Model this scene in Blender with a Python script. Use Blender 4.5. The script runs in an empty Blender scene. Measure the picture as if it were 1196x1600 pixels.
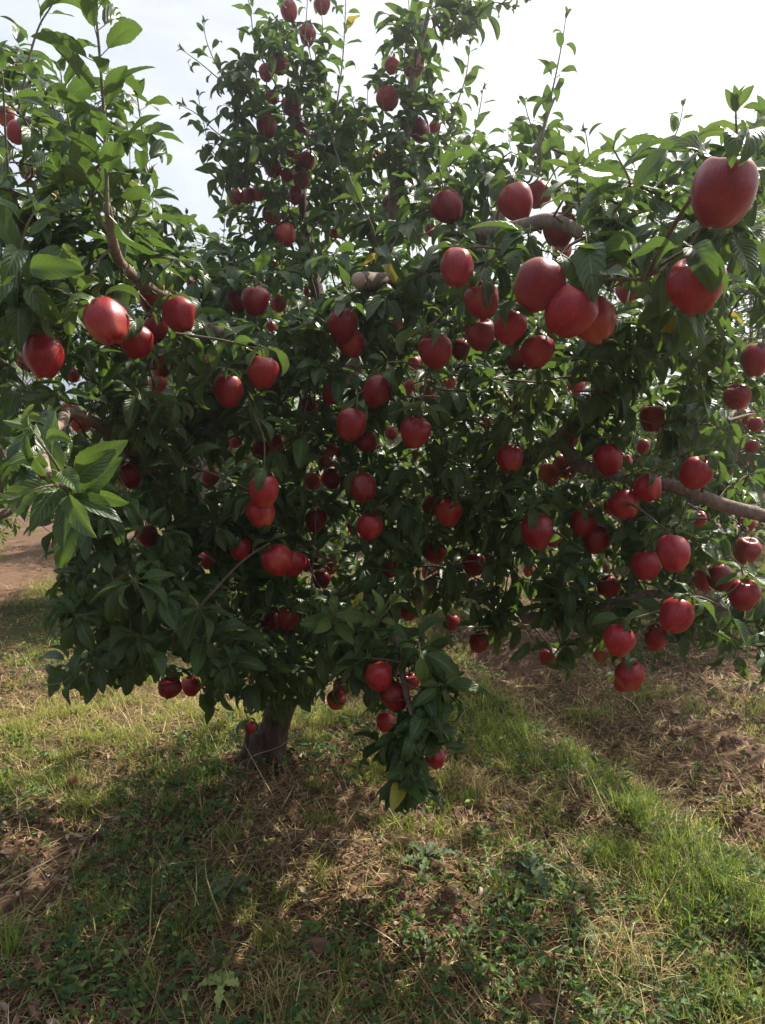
import bpy, math, random
import numpy as np
from mathutils import Vector, noise as mnoise

random.seed(7)
rng = np.random.default_rng(7)
sc = bpy.context.scene
COL = sc.collection

# ---------------------------------------------------------------- camera
FPX = 1155.0
PITCH = math.radians(5.4)
CAM = np.array([0.0, 0.0, 1.5])
FWD = np.array([0.0, math.cos(PITCH), -math.sin(PITCH)])
UPV = np.array([0.0, math.sin(PITCH), math.cos(PITCH)])
RGT = np.array([1.0, 0.0, 0.0])

cd = bpy.data.cameras.new("camera")
cam = bpy.data.objects.new("camera", cd)
COL.objects.link(cam)
cam.location = CAM
cam.rotation_euler = (math.pi / 2 - PITCH, 0, 0)
cd.sensor_fit = 'VERTICAL'
cd.sensor_height = 36.0
cd.sensor_width = 26.9
cd.lens = 36.0 * FPX / 1600.0
cd.clip_start = 0.05
cd.clip_end = 2000
sc.camera = cam

# ---------------------------------------------------------------- world and sun
SUN_EL = math.radians(50)
SUN_AZ = math.radians(46)          # clockwise from +Y towards +X
SUN_DIR = np.array([math.sin(SUN_AZ) * math.cos(SUN_EL), math.cos(SUN_AZ) * math.cos(SUN_EL), math.sin(SUN_EL)])
world = bpy.data.worlds.new("World")
sc.world = world
world.use_nodes = True
wn, wl = world.node_tree.nodes, world.node_tree.links
wn.clear()
sky = wn.new('ShaderNodeTexSky')
sky.sky_type = 'NISHITA'
sky.sun_disc = False
sky.sun_elevation = SUN_EL
sky.sun_rotation = SUN_AZ
sky.air_density = 1.0
sky.dust_density = 3.0
sky.ozone_density = 1.0
tc = wn.new('ShaderNodeTexCoord')
mp = wn.new('ShaderNodeMapping'); mp.inputs['Scale'].default_value = (1.0, 1.0, 2.6)
cl = wn.new('ShaderNodeTexNoise'); cl.inputs['Scale'].default_value = 2.6; cl.inputs['Detail'].default_value = 6; cl.inputs['Roughness'].default_value = .55
cr = wn.new('ShaderNodeValToRGB'); cr.color_ramp.elements[0].position = .36; cr.color_ramp.elements[1].position = .62
cr.color_ramp.elements[0].color = (.6, .6, .6, 1); cr.color_ramp.elements[1].color = (1, 1, 1, 1)
mxs = wn.new('ShaderNodeMix'); mxs.data_type = 'RGBA'
mxs.inputs['B'].default_value = (11.5, 11.8, 12.4, 1)
bg = wn.new('ShaderNodeBackground'); bg.inputs['Strength'].default_value = 0.06
wo = wn.new('ShaderNodeOutputWorld')
wl.new(tc.outputs['Generated'], mp.inputs['Vector']); wl.new(mp.outputs[0], cl.inputs['Vector'])
dotn = wn.new('ShaderNodeVectorMath'); dotn.operation = 'DOT_PRODUCT'; dotn.inputs[1].default_value = tuple(SUN_DIR)
nrmn = wn.new('ShaderNodeVectorMath'); nrmn.operation = 'NORMALIZE'
wl.new(tc.outputs['Generated'], nrmn.inputs[0]); wl.new(nrmn.outputs[0], dotn.inputs[0])
gr = wn.new('ShaderNodeValToRGB'); ge = gr.color_ramp.elements
ge[0].position = .0; ge[0].color = (1.5, 1.7, 2.1, 1); ge[1].position = 1.0; ge[1].color = (17, 16.6, 16, 1)
e_ = ge.new(.42); e_.color = (3.4, 3.9, 4.8, 1); e_ = ge.new(.68); e_.color = (6.9, 7.8, 9.1, 1); e_ = ge.new(.80); e_.color = (9.4, 9.7, 10.2, 1); e_ = ge.new(.90); e_.color = (12, 12.2, 12.5, 1)
dm = wn.new('ShaderNodeMath'); dm.operation = 'MULTIPLY_ADD'; dm.inputs[1].default_value = .5; dm.inputs[2].default_value = .5
wl.new(dotn.outputs['Value'], dm.inputs[0]); wl.new(dm.outputs[0], gr.inputs['Fac']); wl.new(gr.outputs['Color'], mxs.inputs['B'])
wl.new(cl.outputs['Fac'], cr.inputs['Fac']); wl.new(cr.outputs['Color'], mxs.inputs['Factor'])
wl.new(sky.outputs[0], mxs.inputs['A']); wl.new(mxs.outputs['Result'], bg.inputs['Color']); wl.new(bg.outputs[0], wo.inputs[0])

sd = bpy.data.lights.new("sun", 'SUN')
sd.energy = 5.0
sd.angle = math.radians(0.6)
sd.color = (1.0, 0.93, 0.82)
sun = bpy.data.objects.new("sun", sd)
COL.objects.link(sun)
sun.rotation_euler = Vector(SUN_DIR).to_track_quat('Z', 'Y').to_euler()

sc.view_settings.view_transform = 'Standard'
sc.view_settings.look = 'None'
sc.view_settings.gamma = 1
sc.view_settings.exposure = 0.95
sc.cycles.max_bounces = 7
sc.cycles.transmission_bounces = 5
sc.cycles.diffuse_bounces = 4

# ---------------------------------------------------------------- helpers
def P(px, py, d):
    return CAM + d * FWD + (px - 598.0) / FPX * d * RGT - (py - 800.0) / FPX * d * UPV

def project(p):
    q = np.asarray(p) - CAM
    d = q @ FWD
    return 598 + FPX * (q @ RGT) / d, 800 - FPX * (q @ UPV) / d, d

def norm(v):
    v = np.asarray(v, float)
    return v / (np.linalg.norm(v) + 1e-9)

def tag(o, label=None, cat=None, group=None, kind=None):
    if label: o['label'] = label
    if cat: o['category'] = cat
    if group: o['group'] = group
    if kind: o['kind'] = kind
    return o

def link(name, me, parent=None, mat=None):
    o = bpy.data.objects.new(name, me)
    COL.objects.link(o)
    if parent is not None:
        o.parent = parent
    if mat is not None and me is not None:
        me.materials.append(mat)
    return o

def empty(name, loc=(0, 0, 0)):
    o = bpy.data.objects.new(name, None)
    o.empty_display_size = .2
    COL.objects.link(o)
    o.location = loc
    return o

def build_mesh(name, V, F4=None, F3=None, attrs=None, uv=None, smooth=True):
    """V (n,3); F4 (m,4); F3 (k,3); attrs {name: (n,) floats}; uv (n,2) per vertex"""
    me = bpy.data.meshes.new(name)
    parts, tot = [], []
    if F4 is not None and len(F4):
        parts.append(np.asarray(F4, np.int32).ravel()); tot.append(np.full(len(F4), 4, np.int32))
    if F3 is not None and len(F3):
        parts.append(np.asarray(F3, np.int32).ravel()); tot.append(np.full(len(F3), 3, np.int32))
    li = np.concatenate(parts); lt = np.concatenate(tot)
    ls = np.concatenate([[0], np.cumsum(lt)[:-1]]).astype(np.int32)
    me.vertices.add(len(V)); me.vertices.foreach_set('co', np.asarray(V, np.float32).ravel())
    me.loops.add(len(li)); me.loops.foreach_set('vertex_index', li)
    me.polygons.add(len(lt)); me.polygons.foreach_set('loop_start', ls)
    try: me.polygons.foreach_set('loop_total', lt)
    except Exception: pass
    me.polygons.foreach_set('use_smooth', np.full(len(lt), smooth, bool))
    if uv is not None:
        u = me.uv_layers.new(name='UVMap')
        u.data.foreach_set('uv', np.asarray(uv, np.float32)[li].ravel())
    if attrs:
        for k, a in attrs.items():
            at = me.attributes.new(k, 'FLOAT', 'POINT')
            at.data.foreach_set('value', np.asarray(a, np.float32))
    me.update(calc_edges=True)
    me.validate()
    return me

class Tubes:
    """many tapered tubes in one mesh"""
    def __init__(self): self.V = []; self.F = []; self.T = []; self.n = 0; self.A = []
    def add(self, pts, rad, sides=6, cap=True, seed=0, rough=0.0):
        pts = np.asarray(pts, float); rad = np.asarray(rad, float)
        m = len(pts)
        tan = np.gradient(pts, axis=0); tan /= (np.linalg.norm(tan, axis=1)[:, None] + 1e-9)
        ref = np.array([0, 0, 1.]) if abs(tan[0][2]) < .85 else np.array([1., 0, 0])
        s = norm(np.cross(tan[0], ref))
        rings = []
        for i in range(m):
            s = norm(s - tan[i] * (s @ tan[i]))
            b = np.cross(tan[i], s)
            a = np.arange(sides) * 2 * math.pi / sides
            r = rad[i] * np.ones(sides)
            if rough:
                for k in range(sides):
                    q = pts[i] + rad[i] * (math.cos(a[k]) * s + math.sin(a[k]) * b)
                    r[k] *= 1 + rough * (mnoise.noise(Vector(q * 22)) * .6 + mnoise.noise(Vector(q * (7, 7, 4))) * .8)
            rings.append(pts[i] + r[:, None] * (np.cos(a)[:, None] * s + np.sin(a)[:, None] * b))
        V = np.concatenate(rings)
        k = np.arange(sides); k2 = (k + 1) % sides
        F = np.concatenate([np.stack([i * sides + k, i * sides + k2, (i + 1) * sides + k2, (i + 1) * sides + k], 1) for i in range(m - 1)])
        T = []
        if cap:
            c0 = len(V); V = np.concatenate([V, [pts[-1] + tan[-1] * rad[-1] * .4], [pts[0] - tan[0] * rad[0] * .3]])
            T = np.concatenate([np.stack([(m - 1) * sides + k, (m - 1) * sides + k2, np.full(sides, c0)], 1),
                                np.stack([k2, k, np.full(sides, c0 + 1)], 1)]) + self.n
            self.T.append(T)
        self.V.append(V); self.F.append(F + self.n); self.n += len(V)
    def mesh(self, name):
        return build_mesh(name, np.concatenate(self.V), np.concatenate(self.F), np.concatenate(self.T) if self.T else None)

def spline(pts, per=6):
    """Catmull-Rom through rows of pts"""
    pts = np.asarray(pts, float)
    if len(pts) < 3:
        t = np.linspace(0, 1, per + 1)[:, None]
        return pts[0] * (1 - t) + pts[-1] * t
    Q = np.vstack([2 * pts[0] - pts[1], pts, 2 * pts[-1] - pts[-2]])
    out = []
    for i in range(1, len(Q) - 2):
        for t in np.linspace(0, 1, per, endpoint=False):
            p0, p1, p2, p3 = Q[i - 1:i + 3]
            out.append(.5 * ((2 * p1) + (-p0 + p2) * t + (2 * p0 - 5 * p1 + 4 * p2 - p3) * t * t + (-p0 + 3 * p1 - 3 * p2 + p3) * t ** 3))
    out.append(pts[-1])
    return np.array(out)

# ---------------------------------------------------------------- materials
def new_mat(name):
    m = bpy.data.materials.new(name); m.use_nodes = True
    nt = m.node_tree; nt.nodes.clear()
    return m, nt.nodes, nt.links

def rgb(n, c):
    x = n.new('ShaderNodeRGB'); x.outputs[0].default_value = (*c, 1); return x.outputs[0]

def mixc(n, l, f, a, b, blend='MIX'):
    x = n.new('ShaderNodeMix'); x.data_type = 'RGBA'; x.blend_type = blend
    for s, v in (('Factor', f), ('A', a), ('B', b)):
        if isinstance(v, (int, float)): x.inputs[s].default_value = v
        elif isinstance(v, tuple): x.inputs[s].default_value = (*v, 1)
        else: l.new(v, x.inputs[s])
    return x.outputs['Result']

def math_(n, l, op, a, b=None, c=None, clamp=False):
    x = n.new('ShaderNodeMath'); x.operation = op; x.use_clamp = clamp
    for i, v in enumerate((a, b, c)):
        if v is None: continue
        if isinstance(v, (int, float)): x.inputs[i].default_value = v
        else: l.new(v, x.inputs[i])
    return x.outputs[0]

def ramp(n, l, f, stops):
    x = n.new('ShaderNodeValToRGB'); e = x.color_ramp.elements
    while len(e) < len(stops): e.new(.5)
    for k, (p, c) in enumerate(stops):
        e[k].position = p; e[k].color = (*c, 1)
    l.new(f, x.inputs['Fac']); return x.outputs['Color']

def noise_(n, l, scale, detail=4, rough=.55, vec=None, dist=0):
    x = n.new('ShaderNodeTexNoise'); x.inputs['Scale'].default_value = scale; x.inputs['Detail'].default_value = detail
    x.inputs['Roughness'].default_value = rough; x.inputs['Distortion'].default_value = dist
    if vec is not None: l.new(vec, x.inputs['Vector'])
    return x.outputs['Fac']

def attr(n, name):
    x = n.new('ShaderNodeAttribute'); x.attribute_name = name; return x.outputs['Fac']

def leaf_mat(name, dark, light, young, under, trans, trans_fac=.4, veins=True):
    m, n, l = new_mat(name)
    out = n.new('ShaderNodeOutputMaterial')
    r = attr(n, 'rnd'); y = attr(n, 'young')
    base = mixc(n, l, r, dark, light)
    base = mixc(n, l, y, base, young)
    odd = math_(n, l, 'GREATER_THAN', r, .995)
    base = mixc(n, l, odd, base, (.30, .26, .03))
    uvn = n.new('ShaderNodeTexCoord')
    sep = n.new('ShaderNodeSeparateXYZ'); l.new(uvn.outputs['UV'], sep.inputs[0])
    au = math_(n, l, 'ABSOLUTE', math_(n, l, 'SUBTRACT', sep.outputs[0], .5))
    geo = n.new('ShaderNodeNewGeometry')
    base = mixc(n, l, geo.outputs['Backfacing'], base, mixc(n, l, y, under, mixc(n, l, .5, under, young)))
    nz = noise_(n, l, 38, 3, .6)
    base = mixc(n, l, math_(n, l, 'MULTIPLY', nz, .35), base, mixc(n, l, .5, base, dark))
    bs = n.new('ShaderNodeBsdfPrincipled')
    if veins:
        mid = math_(n, l, 'LESS_THAN', au, .022)
        ph = math_(n, l, 'SUBTRACT', math_(n, l, 'MULTIPLY', sep.outputs[1], 9.0), math_(n, l, 'MULTIPLY', au, 5.0))
        fr = math_(n, l, 'ABSOLUTE', math_(n, l, 'SUBTRACT', math_(n, l, 'FRACT', ph), .5))
        lat = math_(n, l, 'LESS_THAN', fr, .06)
        ve = math_(n, l, 'MAXIMUM', mid, math_(n, l, 'MULTIPLY', lat, .35))
        vc = mixc(n, l, .5, base, (.28, .34, .13))
        base = mixc(n, l, ve, base, vc)
        bmp = n.new('ShaderNodeBump'); bmp.inputs['Strength'].default_value = .35; bmp.inputs['Distance'].default_value = .002
        hgt = math_(n, l, 'MULTIPLY', math_(n, l, 'MINIMUM', math_(n, l, 'MULTIPLY', fr, 3.0), math_(n, l, 'MULTIPLY', au, 12.0)), 1.0)
        l.new(hgt, bmp.inputs['Height']); l.new(bmp.outputs[0], bs.inputs['Normal'])
    l.new(base, bs.inputs['Base Color'])
    bs.inputs['Roughness'].default_value = .42
    l.new(math_(n, l, 'MULTIPLY_ADD', geo.outputs['Backfacing'], .25, .40), bs.inputs['Roughness'])
    bs.inputs['Specular IOR Level'].default_value = .45
    tr = n.new('ShaderNodeBsdfTranslucent')
    tcol = mixc(n, l, r, trans, tuple(min(1, c * 1.25) for c in trans))
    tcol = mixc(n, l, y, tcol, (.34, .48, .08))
    tcol = mixc(n, l, odd, tcol, (.75, .62, .06))
    if veins: tcol = mixc(n, l, ve, tcol, mixc(n, l, .6, tcol, (.05, .08, .01)))
    l.new(tcol, tr.inputs['Color'])
    mx = n.new('ShaderNodeMixShader'); mx.inputs[0].default_value = trans_fac
    l.new(bs.outputs[0], mx.inputs[1]); l.new(tr.outputs[0], mx.inputs[2]); l.new(mx.outputs[0], out.inputs[0])
    return m

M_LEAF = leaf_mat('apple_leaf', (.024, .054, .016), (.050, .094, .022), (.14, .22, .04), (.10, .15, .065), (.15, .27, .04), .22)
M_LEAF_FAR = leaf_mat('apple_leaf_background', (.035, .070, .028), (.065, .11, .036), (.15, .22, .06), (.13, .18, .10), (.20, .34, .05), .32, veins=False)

def bark_mat(name, a, b, c, sc_=60, bump=.8):
    m, n, l = new_mat(name)
    out = n.new('ShaderNodeOutputMaterial'); bs = n.new('ShaderNodeBsdfPrincipled')
    tcn = n.new('ShaderNodeTexCoord')
    mpn = n.new('ShaderNodeMapping'); mpn.inputs['Scale'].default_value = (1, 1, .35); l.new(tcn.outputs['Object'], mpn.inputs[0])
    n1 = noise_(n, l, sc_, 8, .65, mpn.outputs[0], .6); n2 = noise_(n, l, 9, 4, .6)
    base = ramp(n, l, n1, [(.3, a), (.55, b), (.75, c)])
    base = mixc(n, l, ramp(n, l, n2, [(.45, (0, 0, 0)), (.62, (.35, .35, .35))]), base, (.13, .12, .09))
    l.new(base, bs.inputs['Base Color']); bs.inputs['Roughness'].default_value = .85
    bm = n.new('ShaderNodeBump'); bm.inputs['Strength'].default_value = bump; bm.inputs['Distance'].default_value = .014
    l.new(n1, bm.inputs['Height']); l.new(bm.outputs[0], bs.inputs['Normal']); l.new(bs.outputs[0], out.inputs[0])
    return m
M_BARK = bark_mat('rough_trunk_bark', (.022, .011, .006), (.08, .038, .02), (.20, .11, .065), 45, 1.0)
M_LIMB = bark_mat('smooth_limb_bark', (.12, .075, .06), (.27, .19, .15), (.42, .33, .27), 70, .5)
M_TWIG = bark_mat('twig_bark', (.06, .04, .03), (.13, .09, .06), (.2, .15, .1), 90, .2)
M_SHOOT = bark_mat('young_shoot_bark', (.11, .10, .05), (.17, .15, .08), (.22, .2, .1), 90, .1)

def apple_mat():
    m, n, l = new_mat('red_apple_skin')
    out = n.new('ShaderNodeOutputMaterial'); bs = n.new('ShaderNodeBsdfPrincipled')
    tcn = n.new('ShaderNodeTexCoord'); oi = n.new('ShaderNodeObjectInfo')
    sep = n.new('ShaderNodeSeparateXYZ'); l.new(tcn.outputs['Object'], sep.inputs[0])
    ang = math_(n, l, 'ARCTAN2', sep.outputs[1], sep.outputs[0])
    cmb = n.new('ShaderNodeCombineXYZ')
    l.new(math_(n, l, 'MULTIPLY', ang, 5.0), cmb.inputs[0]); l.new(math_(n, l, 'MULTIPLY', sep.outputs[2], 14), cmb.inputs[1])
    l.new(math_(n, l, 'MULTIPLY', oi.outputs['Random'], 40), cmb.inputs[2])
    st = noise_(n, l, 2.6, 5, .6, cmb.outputs[0])
    addv = n.new('ShaderNodeVectorMath'); addv.operation = 'ADD'
    l.new(tcn.outputs['Object'], addv.inputs[0]); l.new(oi.outputs['Random'], addv.inputs[1])
    big = noise_(n, l, 14, 2, .5, addv.outputs[0])
    base = ramp(n, l, st, [(.25, (.17, .001, .007)), (.52, (.34, .0025, .011)), (.80, (.47, .010, .018))])
    base = mixc(n, l, ramp(n, l, big, [(.54, (0, 0, 0)), (.80, (.85, .85, .85))]), base, (.46, .10, .03))
    vo = n.new('ShaderNodeTexVoronoi'); vo.inputs['Scale'].default_value = 190; l.new(tcn.outputs['Object'], vo.inputs['Vector'])
    dots = math_(n, l, 'LESS_THAN', vo.outputs['Distance'], .13)
    base = mixc(n, l, math_(n, l, 'MULTIPLY', dots, .55), base, (.62, .34, .22))
    # waxy bloom
    lw = noise_(n, l, 30, 4, .6, addv.outputs[0])
    base = mixc(n, l, math_(n, l, 'MULTIPLY', lw, .05), base, (.55, .36, .42))
    hs = n.new('ShaderNodeHueSaturation')
    l.new(math_(n, l, 'MULTIPLY_ADD', oi.outputs['Random'], .5, .58), hs.inputs['Value']); l.new(base, hs.inputs['Color'])
    # yellow-green stem and flower ends
    az = math_(n, l, 'ABSOLUTE', sep.outputs[2])
    l.new(hs.outputs[0], bs.inputs['Base Color'])
    bs.inputs['Roughness'].default_value = .36; bs.inputs['Specular IOR Level'].default_value = .5
    bs.inputs['Subsurface Weight'].default_value = .0
    bs.inputs['Sheen Weight'].default_value = .0; bs.inputs['Sheen Roughness'].default_value = .5
    bm = n.new('ShaderNodeBump'); bm.inputs['Strength'].default_value = .12; bm.inputs['Distance'].default_value = .001
    l.new(lw, bm.inputs['Height']); l.new(bm.outputs[0], bs.inputs['Normal'])
    l.new(bs.outputs[0], out.inputs[0])
    return m
M_APPLE = apple_mat()

def plain(name, c, rough=.8, var=.3, scale=40):
    m, n, l = new_mat(name)
    out = n.new('ShaderNodeOutputMaterial'); bs = n.new('ShaderNodeBsdfPrincipled')
    nz = noise_(n, l, scale, 4, .6)
    l.new(mixc(n, l, nz, tuple(v * (1 - var) for v in c), tuple(min(1, v * (1 + var)) for v in c)), bs.inputs['Base Color'])
    bs.inputs['Roughness'].default_value = rough; l.new(bs.outputs[0], out.inputs[0]); return m
M_STALK = plain('apple_stalk', (.14, .10, .05))
M_CALYX = plain('dry_calyx', (.10, .07, .04))
M_CUT = plain('cut_wood', (.50, .36, .30), .8, .25, 120)

def blade_mat(name, stops, trans, tf=.35, rough=.6):
    m, n, l = new_mat(name)
    out = n.new('ShaderNodeOutputMaterial'); bs = n.new('ShaderNodeBsdfPrincipled')
    c = ramp(n, l, attr(n, 'rnd'), stops)
    l.new(c, bs.inputs['Base Color']); bs.inputs['Roughness'].default_value = rough; bs.inputs['Specular IOR Level'].default_value = .3
    tr = n.new('ShaderNodeBsdfTranslucent'); l.new(mixc(n, l, .5, c, trans), tr.inputs['Color'])
    mx = n.new('ShaderNodeMixShader'); mx.inputs[0].default_value = tf
    l.new(bs.outputs[0], mx.inputs[1]); l.new(tr.outputs[0], mx.inputs[2]); l.new(mx.outputs[0], out.inputs[0]); return m
M_GRASS = blade_mat('grass_blades', [(0, (.05, .10, .016)), (.45, (.12, .19, .03)), (.75, (.25, .29, .06)), (1, (.42, .37, .14))], (.45, .58, .06), .45)
M_STRAW = blade_mat('dry_straw', [(0, (.07, .035, .02)), (.35, (.20, .12, .055)), (.7, (.43, .34, .13)), (1, (.66, .58, .34))], (.55, .45, .16), .25)
M_WEED = blade_mat('weed_leaves', [(0, (.035, .075, .028)), (.5, (.07, .13, .04)), (.85, (.14, .21, .06)), (1, (.26, .32, .07))], (.26, .42, .05), .33)
M_LITTER = blade_mat('leaf_litter', [(0, (.05, .022, .015)), (.4, (.15, .060, .04)), (.75, (.27, .14, .09)), (1, (.45, .36, .28))], (.3, .18, .08), .12, .75)

# ---------------------------------------------------------------- leaf templates
def leaf_template(n, m, fold, bend, wave, ph, twist, wid, serr=0.0, petiole=True):
    t = np.linspace(0, 1, n + 1)
    prof = (np.sin(np.pi * np.clip(t, 0, 1) ** .82) ** .78) * (1 - .18 * t)
    prof[0] = .03; prof[-1] = .0
    prof = prof * wid
    ang = bend * (t ** 1.2)
    dy = np.cos(ang); dz = -np.sin(ang)
    yc = np.concatenate([[0], np.cumsum((dy[1:] + dy[:-1]) / 2)]) / n
    zc = np.concatenate([[0], np.cumsum((dz[1:] + dz[:-1]) / 2)]) / n
    V = []; UV = []
    us = np.linspace(-1, 1, 2 * m + 1)
    for i in range(n + 1):
        for u in us:
            w = prof[i] * u
            if serr and abs(u) == 1 and 0 < i < n: w *= 1 + serr * (1 if i % 2 else -1)
            z = abs(w) * fold * (1 - .3 * abs(u)) + wave * abs(u) ** 2 * math.sin(7.5 * t[i] + ph + (1.3 if u > 0 else 0)) * prof[i]
            tw = twist * t[i]
            x = w * math.cos(tw) - z * math.sin(tw); zz = w * math.sin(tw) + z * math.cos(tw)
            nx, nz = -math.sin(ang[i]), math.cos(ang[i])
            V.append((x, yc[i] + zz * (-nx) * -1 * -1 * .0 + zz * math.sin(ang[i]), zc[i] + zz * nz))
            UV.append((u * .5 + .5, t[i]))
    k = 2 * m + 1
    F = []
    for i in range(n):
        for j in range(2 * m):
            a = i * k + j
            F.append((a, a + 1, a + k + 1, a + k))
    if petiole:
        b = len(V); w = .011
        for yy, zz in ((0.02, 0), (-.30, .05)):
            for q in range(3):
                a = q * 2 * math.pi / 3
                V.append((w * math.cos(a), yy, zz + w * math.sin(a) - .006)); UV.append((.5, .02))
        for q in range(3):
            F.append((b + q, b + (q + 1) % 3, b + 3 + (q + 1) % 3, b + 3 + q))
    return np.array(V), np.array(F), np.array(UV)

trng = np.random.default_rng(3)
def tset(n, m, cnt, serr=0.0, pet=True):
    out = []
    for k in range(cnt):
        out.append(leaf_template(n, m, trng.uniform(.3, 1.0), (trng.uniform(.2, 1.5) if k % 4 else trng.uniform(1.6, 2.5)), trng.uniform(.08, .38), trng.uniform(0, 6),
                                 trng.uniform(-.8, .8), trng.uniform(.175, .25), serr, pet))
    return out
LOD = [tset(16, 3, 10, .035), tset(9, 2, 10), tset(5, 1, 8, 0, False)]

class Leaves:
    def __init__(self): self.p = []; self.f = []; self.n = []; self.s = []; self.y = []; self.lod = []
    def add(self, p, f, nrm, s, young=0.0, lod=1):
        self.p.append(p); self.f.append(f); self.n.append(nrm); self.s.append(s); self.y.append(young); self.lod.append(lod)
    def mesh(self, name, exclude=None):
        p = np.array(self.p); f = np.array(self.f); nn = np.array(self.n); s = np.array(self.s); y = np.array(self.y); lod = np.array(self.lod)
        f /= np.linalg.norm(f, axis=1)[:, None]
        side = np.cross(f, nn); side /= (np.linalg.norm(side, axis=1)[:, None] + 1e-9)
        nn = np.cross(side, f)
        N = len(p)
        if exclude is not None:
            keep = exclude(p + f * s[:, None] * .5) & exclude(p + f * s[:, None] * .88) & exclude(p + f * s[:, None] * .12)
            p, f, nn, s, y, lod, side = p[keep], f[keep], nn[keep], s[keep], y[keep], lod[keep], side[keep]
            N = len(p)
        r = rng.random(N)
        VV, FF, UU, RR, YY = [], [], [], [], []
        off = 0
        for L in range(3):
            T = LOD[L]
            pick = rng.integers(0, len(T), N)
            for k, (tv, tf, tu) in enumerate(T):
                idx = np.where((lod == L) & (pick == k))[0]
                if not len(idx): continue
                wv = (tv[None, :, 0, None] * side[idx][:, None, :] + tv[None, :, 1, None] * f[idx][:, None, :] + tv[None, :, 2, None] * nn[idx][:, None, :]) * s[idx][:, None, None] + p[idx][:, None, :]
                VV.append(wv.reshape(-1, 3))
                FF.append((tf[None] + (np.arange(len(idx)) * len(tv))[:, None, None] + off).reshape(-1, 4))
                UU.append(np.tile(tu, (len(idx), 1))); RR.append(np.repeat(r[idx], len(tv))); YY.append(np.repeat(y[idx], len(tv)))
                off += len(idx) * len(tv)
        return build_mesh(name, np.concatenate(VV), np.concatenate(FF), None, {'rnd': np.concatenate(RR), 'young': np.concatenate(YY)}, np.concatenate(UU))

def perp(d):
    a = norm(np.cross(d, [0.3, 0.2, 1.0] if abs(d[2]) < .9 else [1, 0, 0])); return a, np.cross(d, a)

def rosette(L, p, d, size, cnt, young=0.0, lod=1, droop=.45, r=rng):
    d = norm(d); a, b = perp(d); ph = r.uniform(0, 6.3)
    for k in range(cnt):
        t = ph + k * 2.4 + r.uniform(-.35, .35)
        el = r.uniform(-.15, .85) * (1 - .25 * k / cnt)
        rad = math.cos(t) * a + math.sin(t) * b
        f = norm(rad * math.cos(el) + d * math.sin(el) + np.array([0, 0, -droop * r.uniform(.2, 1.3)]))
        nrm = norm(d * .5 + np.array([0, 0, 1.0]) + r.normal(0, .38, 3))
        s = size * r.uniform(.5, 1.15)
        L.add(p + f * s * .22, f, nrm, s, young * r.uniform(.2, 1), lod)

def shoot(L, Tb, pts, rad0, size, spacing=.026, young_tip=.9, lod=1, start=.0, r=rng, endrad=.0012):
    c = spline(pts, 8)
    seg = np.linalg.norm(np.diff(c, axis=0), axis=1); cum = np.concatenate([[0], np.cumsum(seg)]); tot = cum[-1]
    rad = np.linspace(rad0, endrad, len(c))
    Tb.add(c, rad, 6)
    s = tot * start; ang = r.uniform(0, 6)
    while s < tot:
        i = min(len(c) - 2, int(np.searchsorted(cum, s)) - 1 if s > 0 else 0); i = max(i, 0)
        u = (s - cum[i]) / (seg[i] + 1e-9); p = c[i] * (1 - u) + c[i + 1] * u
        d = norm(c[i + 1] - c[i]); a, b = perp(d)
        frac = s / tot
        t = ang; ang += 2.4 + r.uniform(-.2, .2)
        radv = math.cos(t) * a + math.sin(t) * b
        el = r.uniform(.45, .95) if frac < .93 else r.uniform(.9, 1.3)
        f = norm(radv * math.cos(el) + d * math.sin(el) + np.array([0, 0, -.12]))
        nrm = norm(d * 1.0 - radv * .15 + r.normal(0, .22, 3))
        sz = size * r.uniform(.75, 1.1) * (1.0 if frac < .7 else 1.0 - .55 * (frac - .7) / .3)
        L.add(p + f * sz * .26, f, nrm, sz, max(0, (frac - .35) / .65) * young_tip * r.uniform(.5, 1.0), lod)
        s += spacing * r.uniform(.7, 1.35)
    for k in range(3):
        f = norm(d + r.normal(0, .3, 3)); L.add(c[-1], f, norm(np.cross(f, r.normal(0, 1, 3))), size * .38, young_tip, lod)
    return c

# ---------------------------------------------------------------- apples
def apple_mesh(seed):
    r = random.Random(seed)
    nu, nv = 36, 26; TP = r.uniform(.28, .55)
    V = []; top = []
    lob = r.uniform(0, 6.3); asym = r.uniform(-.13, .13); el = r.uniform(1.08, 1.26)
    for j in range(nv + 1):
        v = j / nv; th = math.pi * v                       # 0 = stem end
        for i in range(nu):
            ph = 2 * math.pi * i / nu
            R = math.sin(th) ** .84 * (1.0 + .07 * math.cos(th) - .05 * math.cos(2 * th)) * .985
            z = math.cos(th) * el
            z = z - .40 * math.exp(-(th / .30) ** 2)        # stem dip
            z = z + .26 * math.exp(-((math.pi - th) / .30) ** 2)
            lobw = max(0, (v - .35)) * .19 + .05 * max(0, .35 - v)
            R *= 1 + lobw * math.cos(5 * (ph + lob)) * .9 + .02 * math.sin(2 * ph + 1)
            R *= 1 - TP * max(0, v - .42)
            zl = -.085 * math.cos(5 * (ph + lob)) * (v ** 7) * (1 if v < .93 else .3)
            x = R * math.cos(ph); y = R * math.sin(ph)
            z += zl + asym * x
            nzv = mnoise.noise(Vector((x * 1.5 + seed, y * 1.5, z * 1.5))) * .06
            V.append(((x * (1 + nzv)), (y * (1 + nzv)), z * (1 + nzv)))
    F = [(j * nu + i, (j + 1) * nu + i, (j + 1) * nu + (i + 1) % nu, j * nu + (i + 1) % nu) for j in range(nv) for i in range(nu)]
    me = build_mesh('apple', np.array(V) * .04, np.array(F))
    me.materials.append(M_APPLE)
    return me

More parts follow.
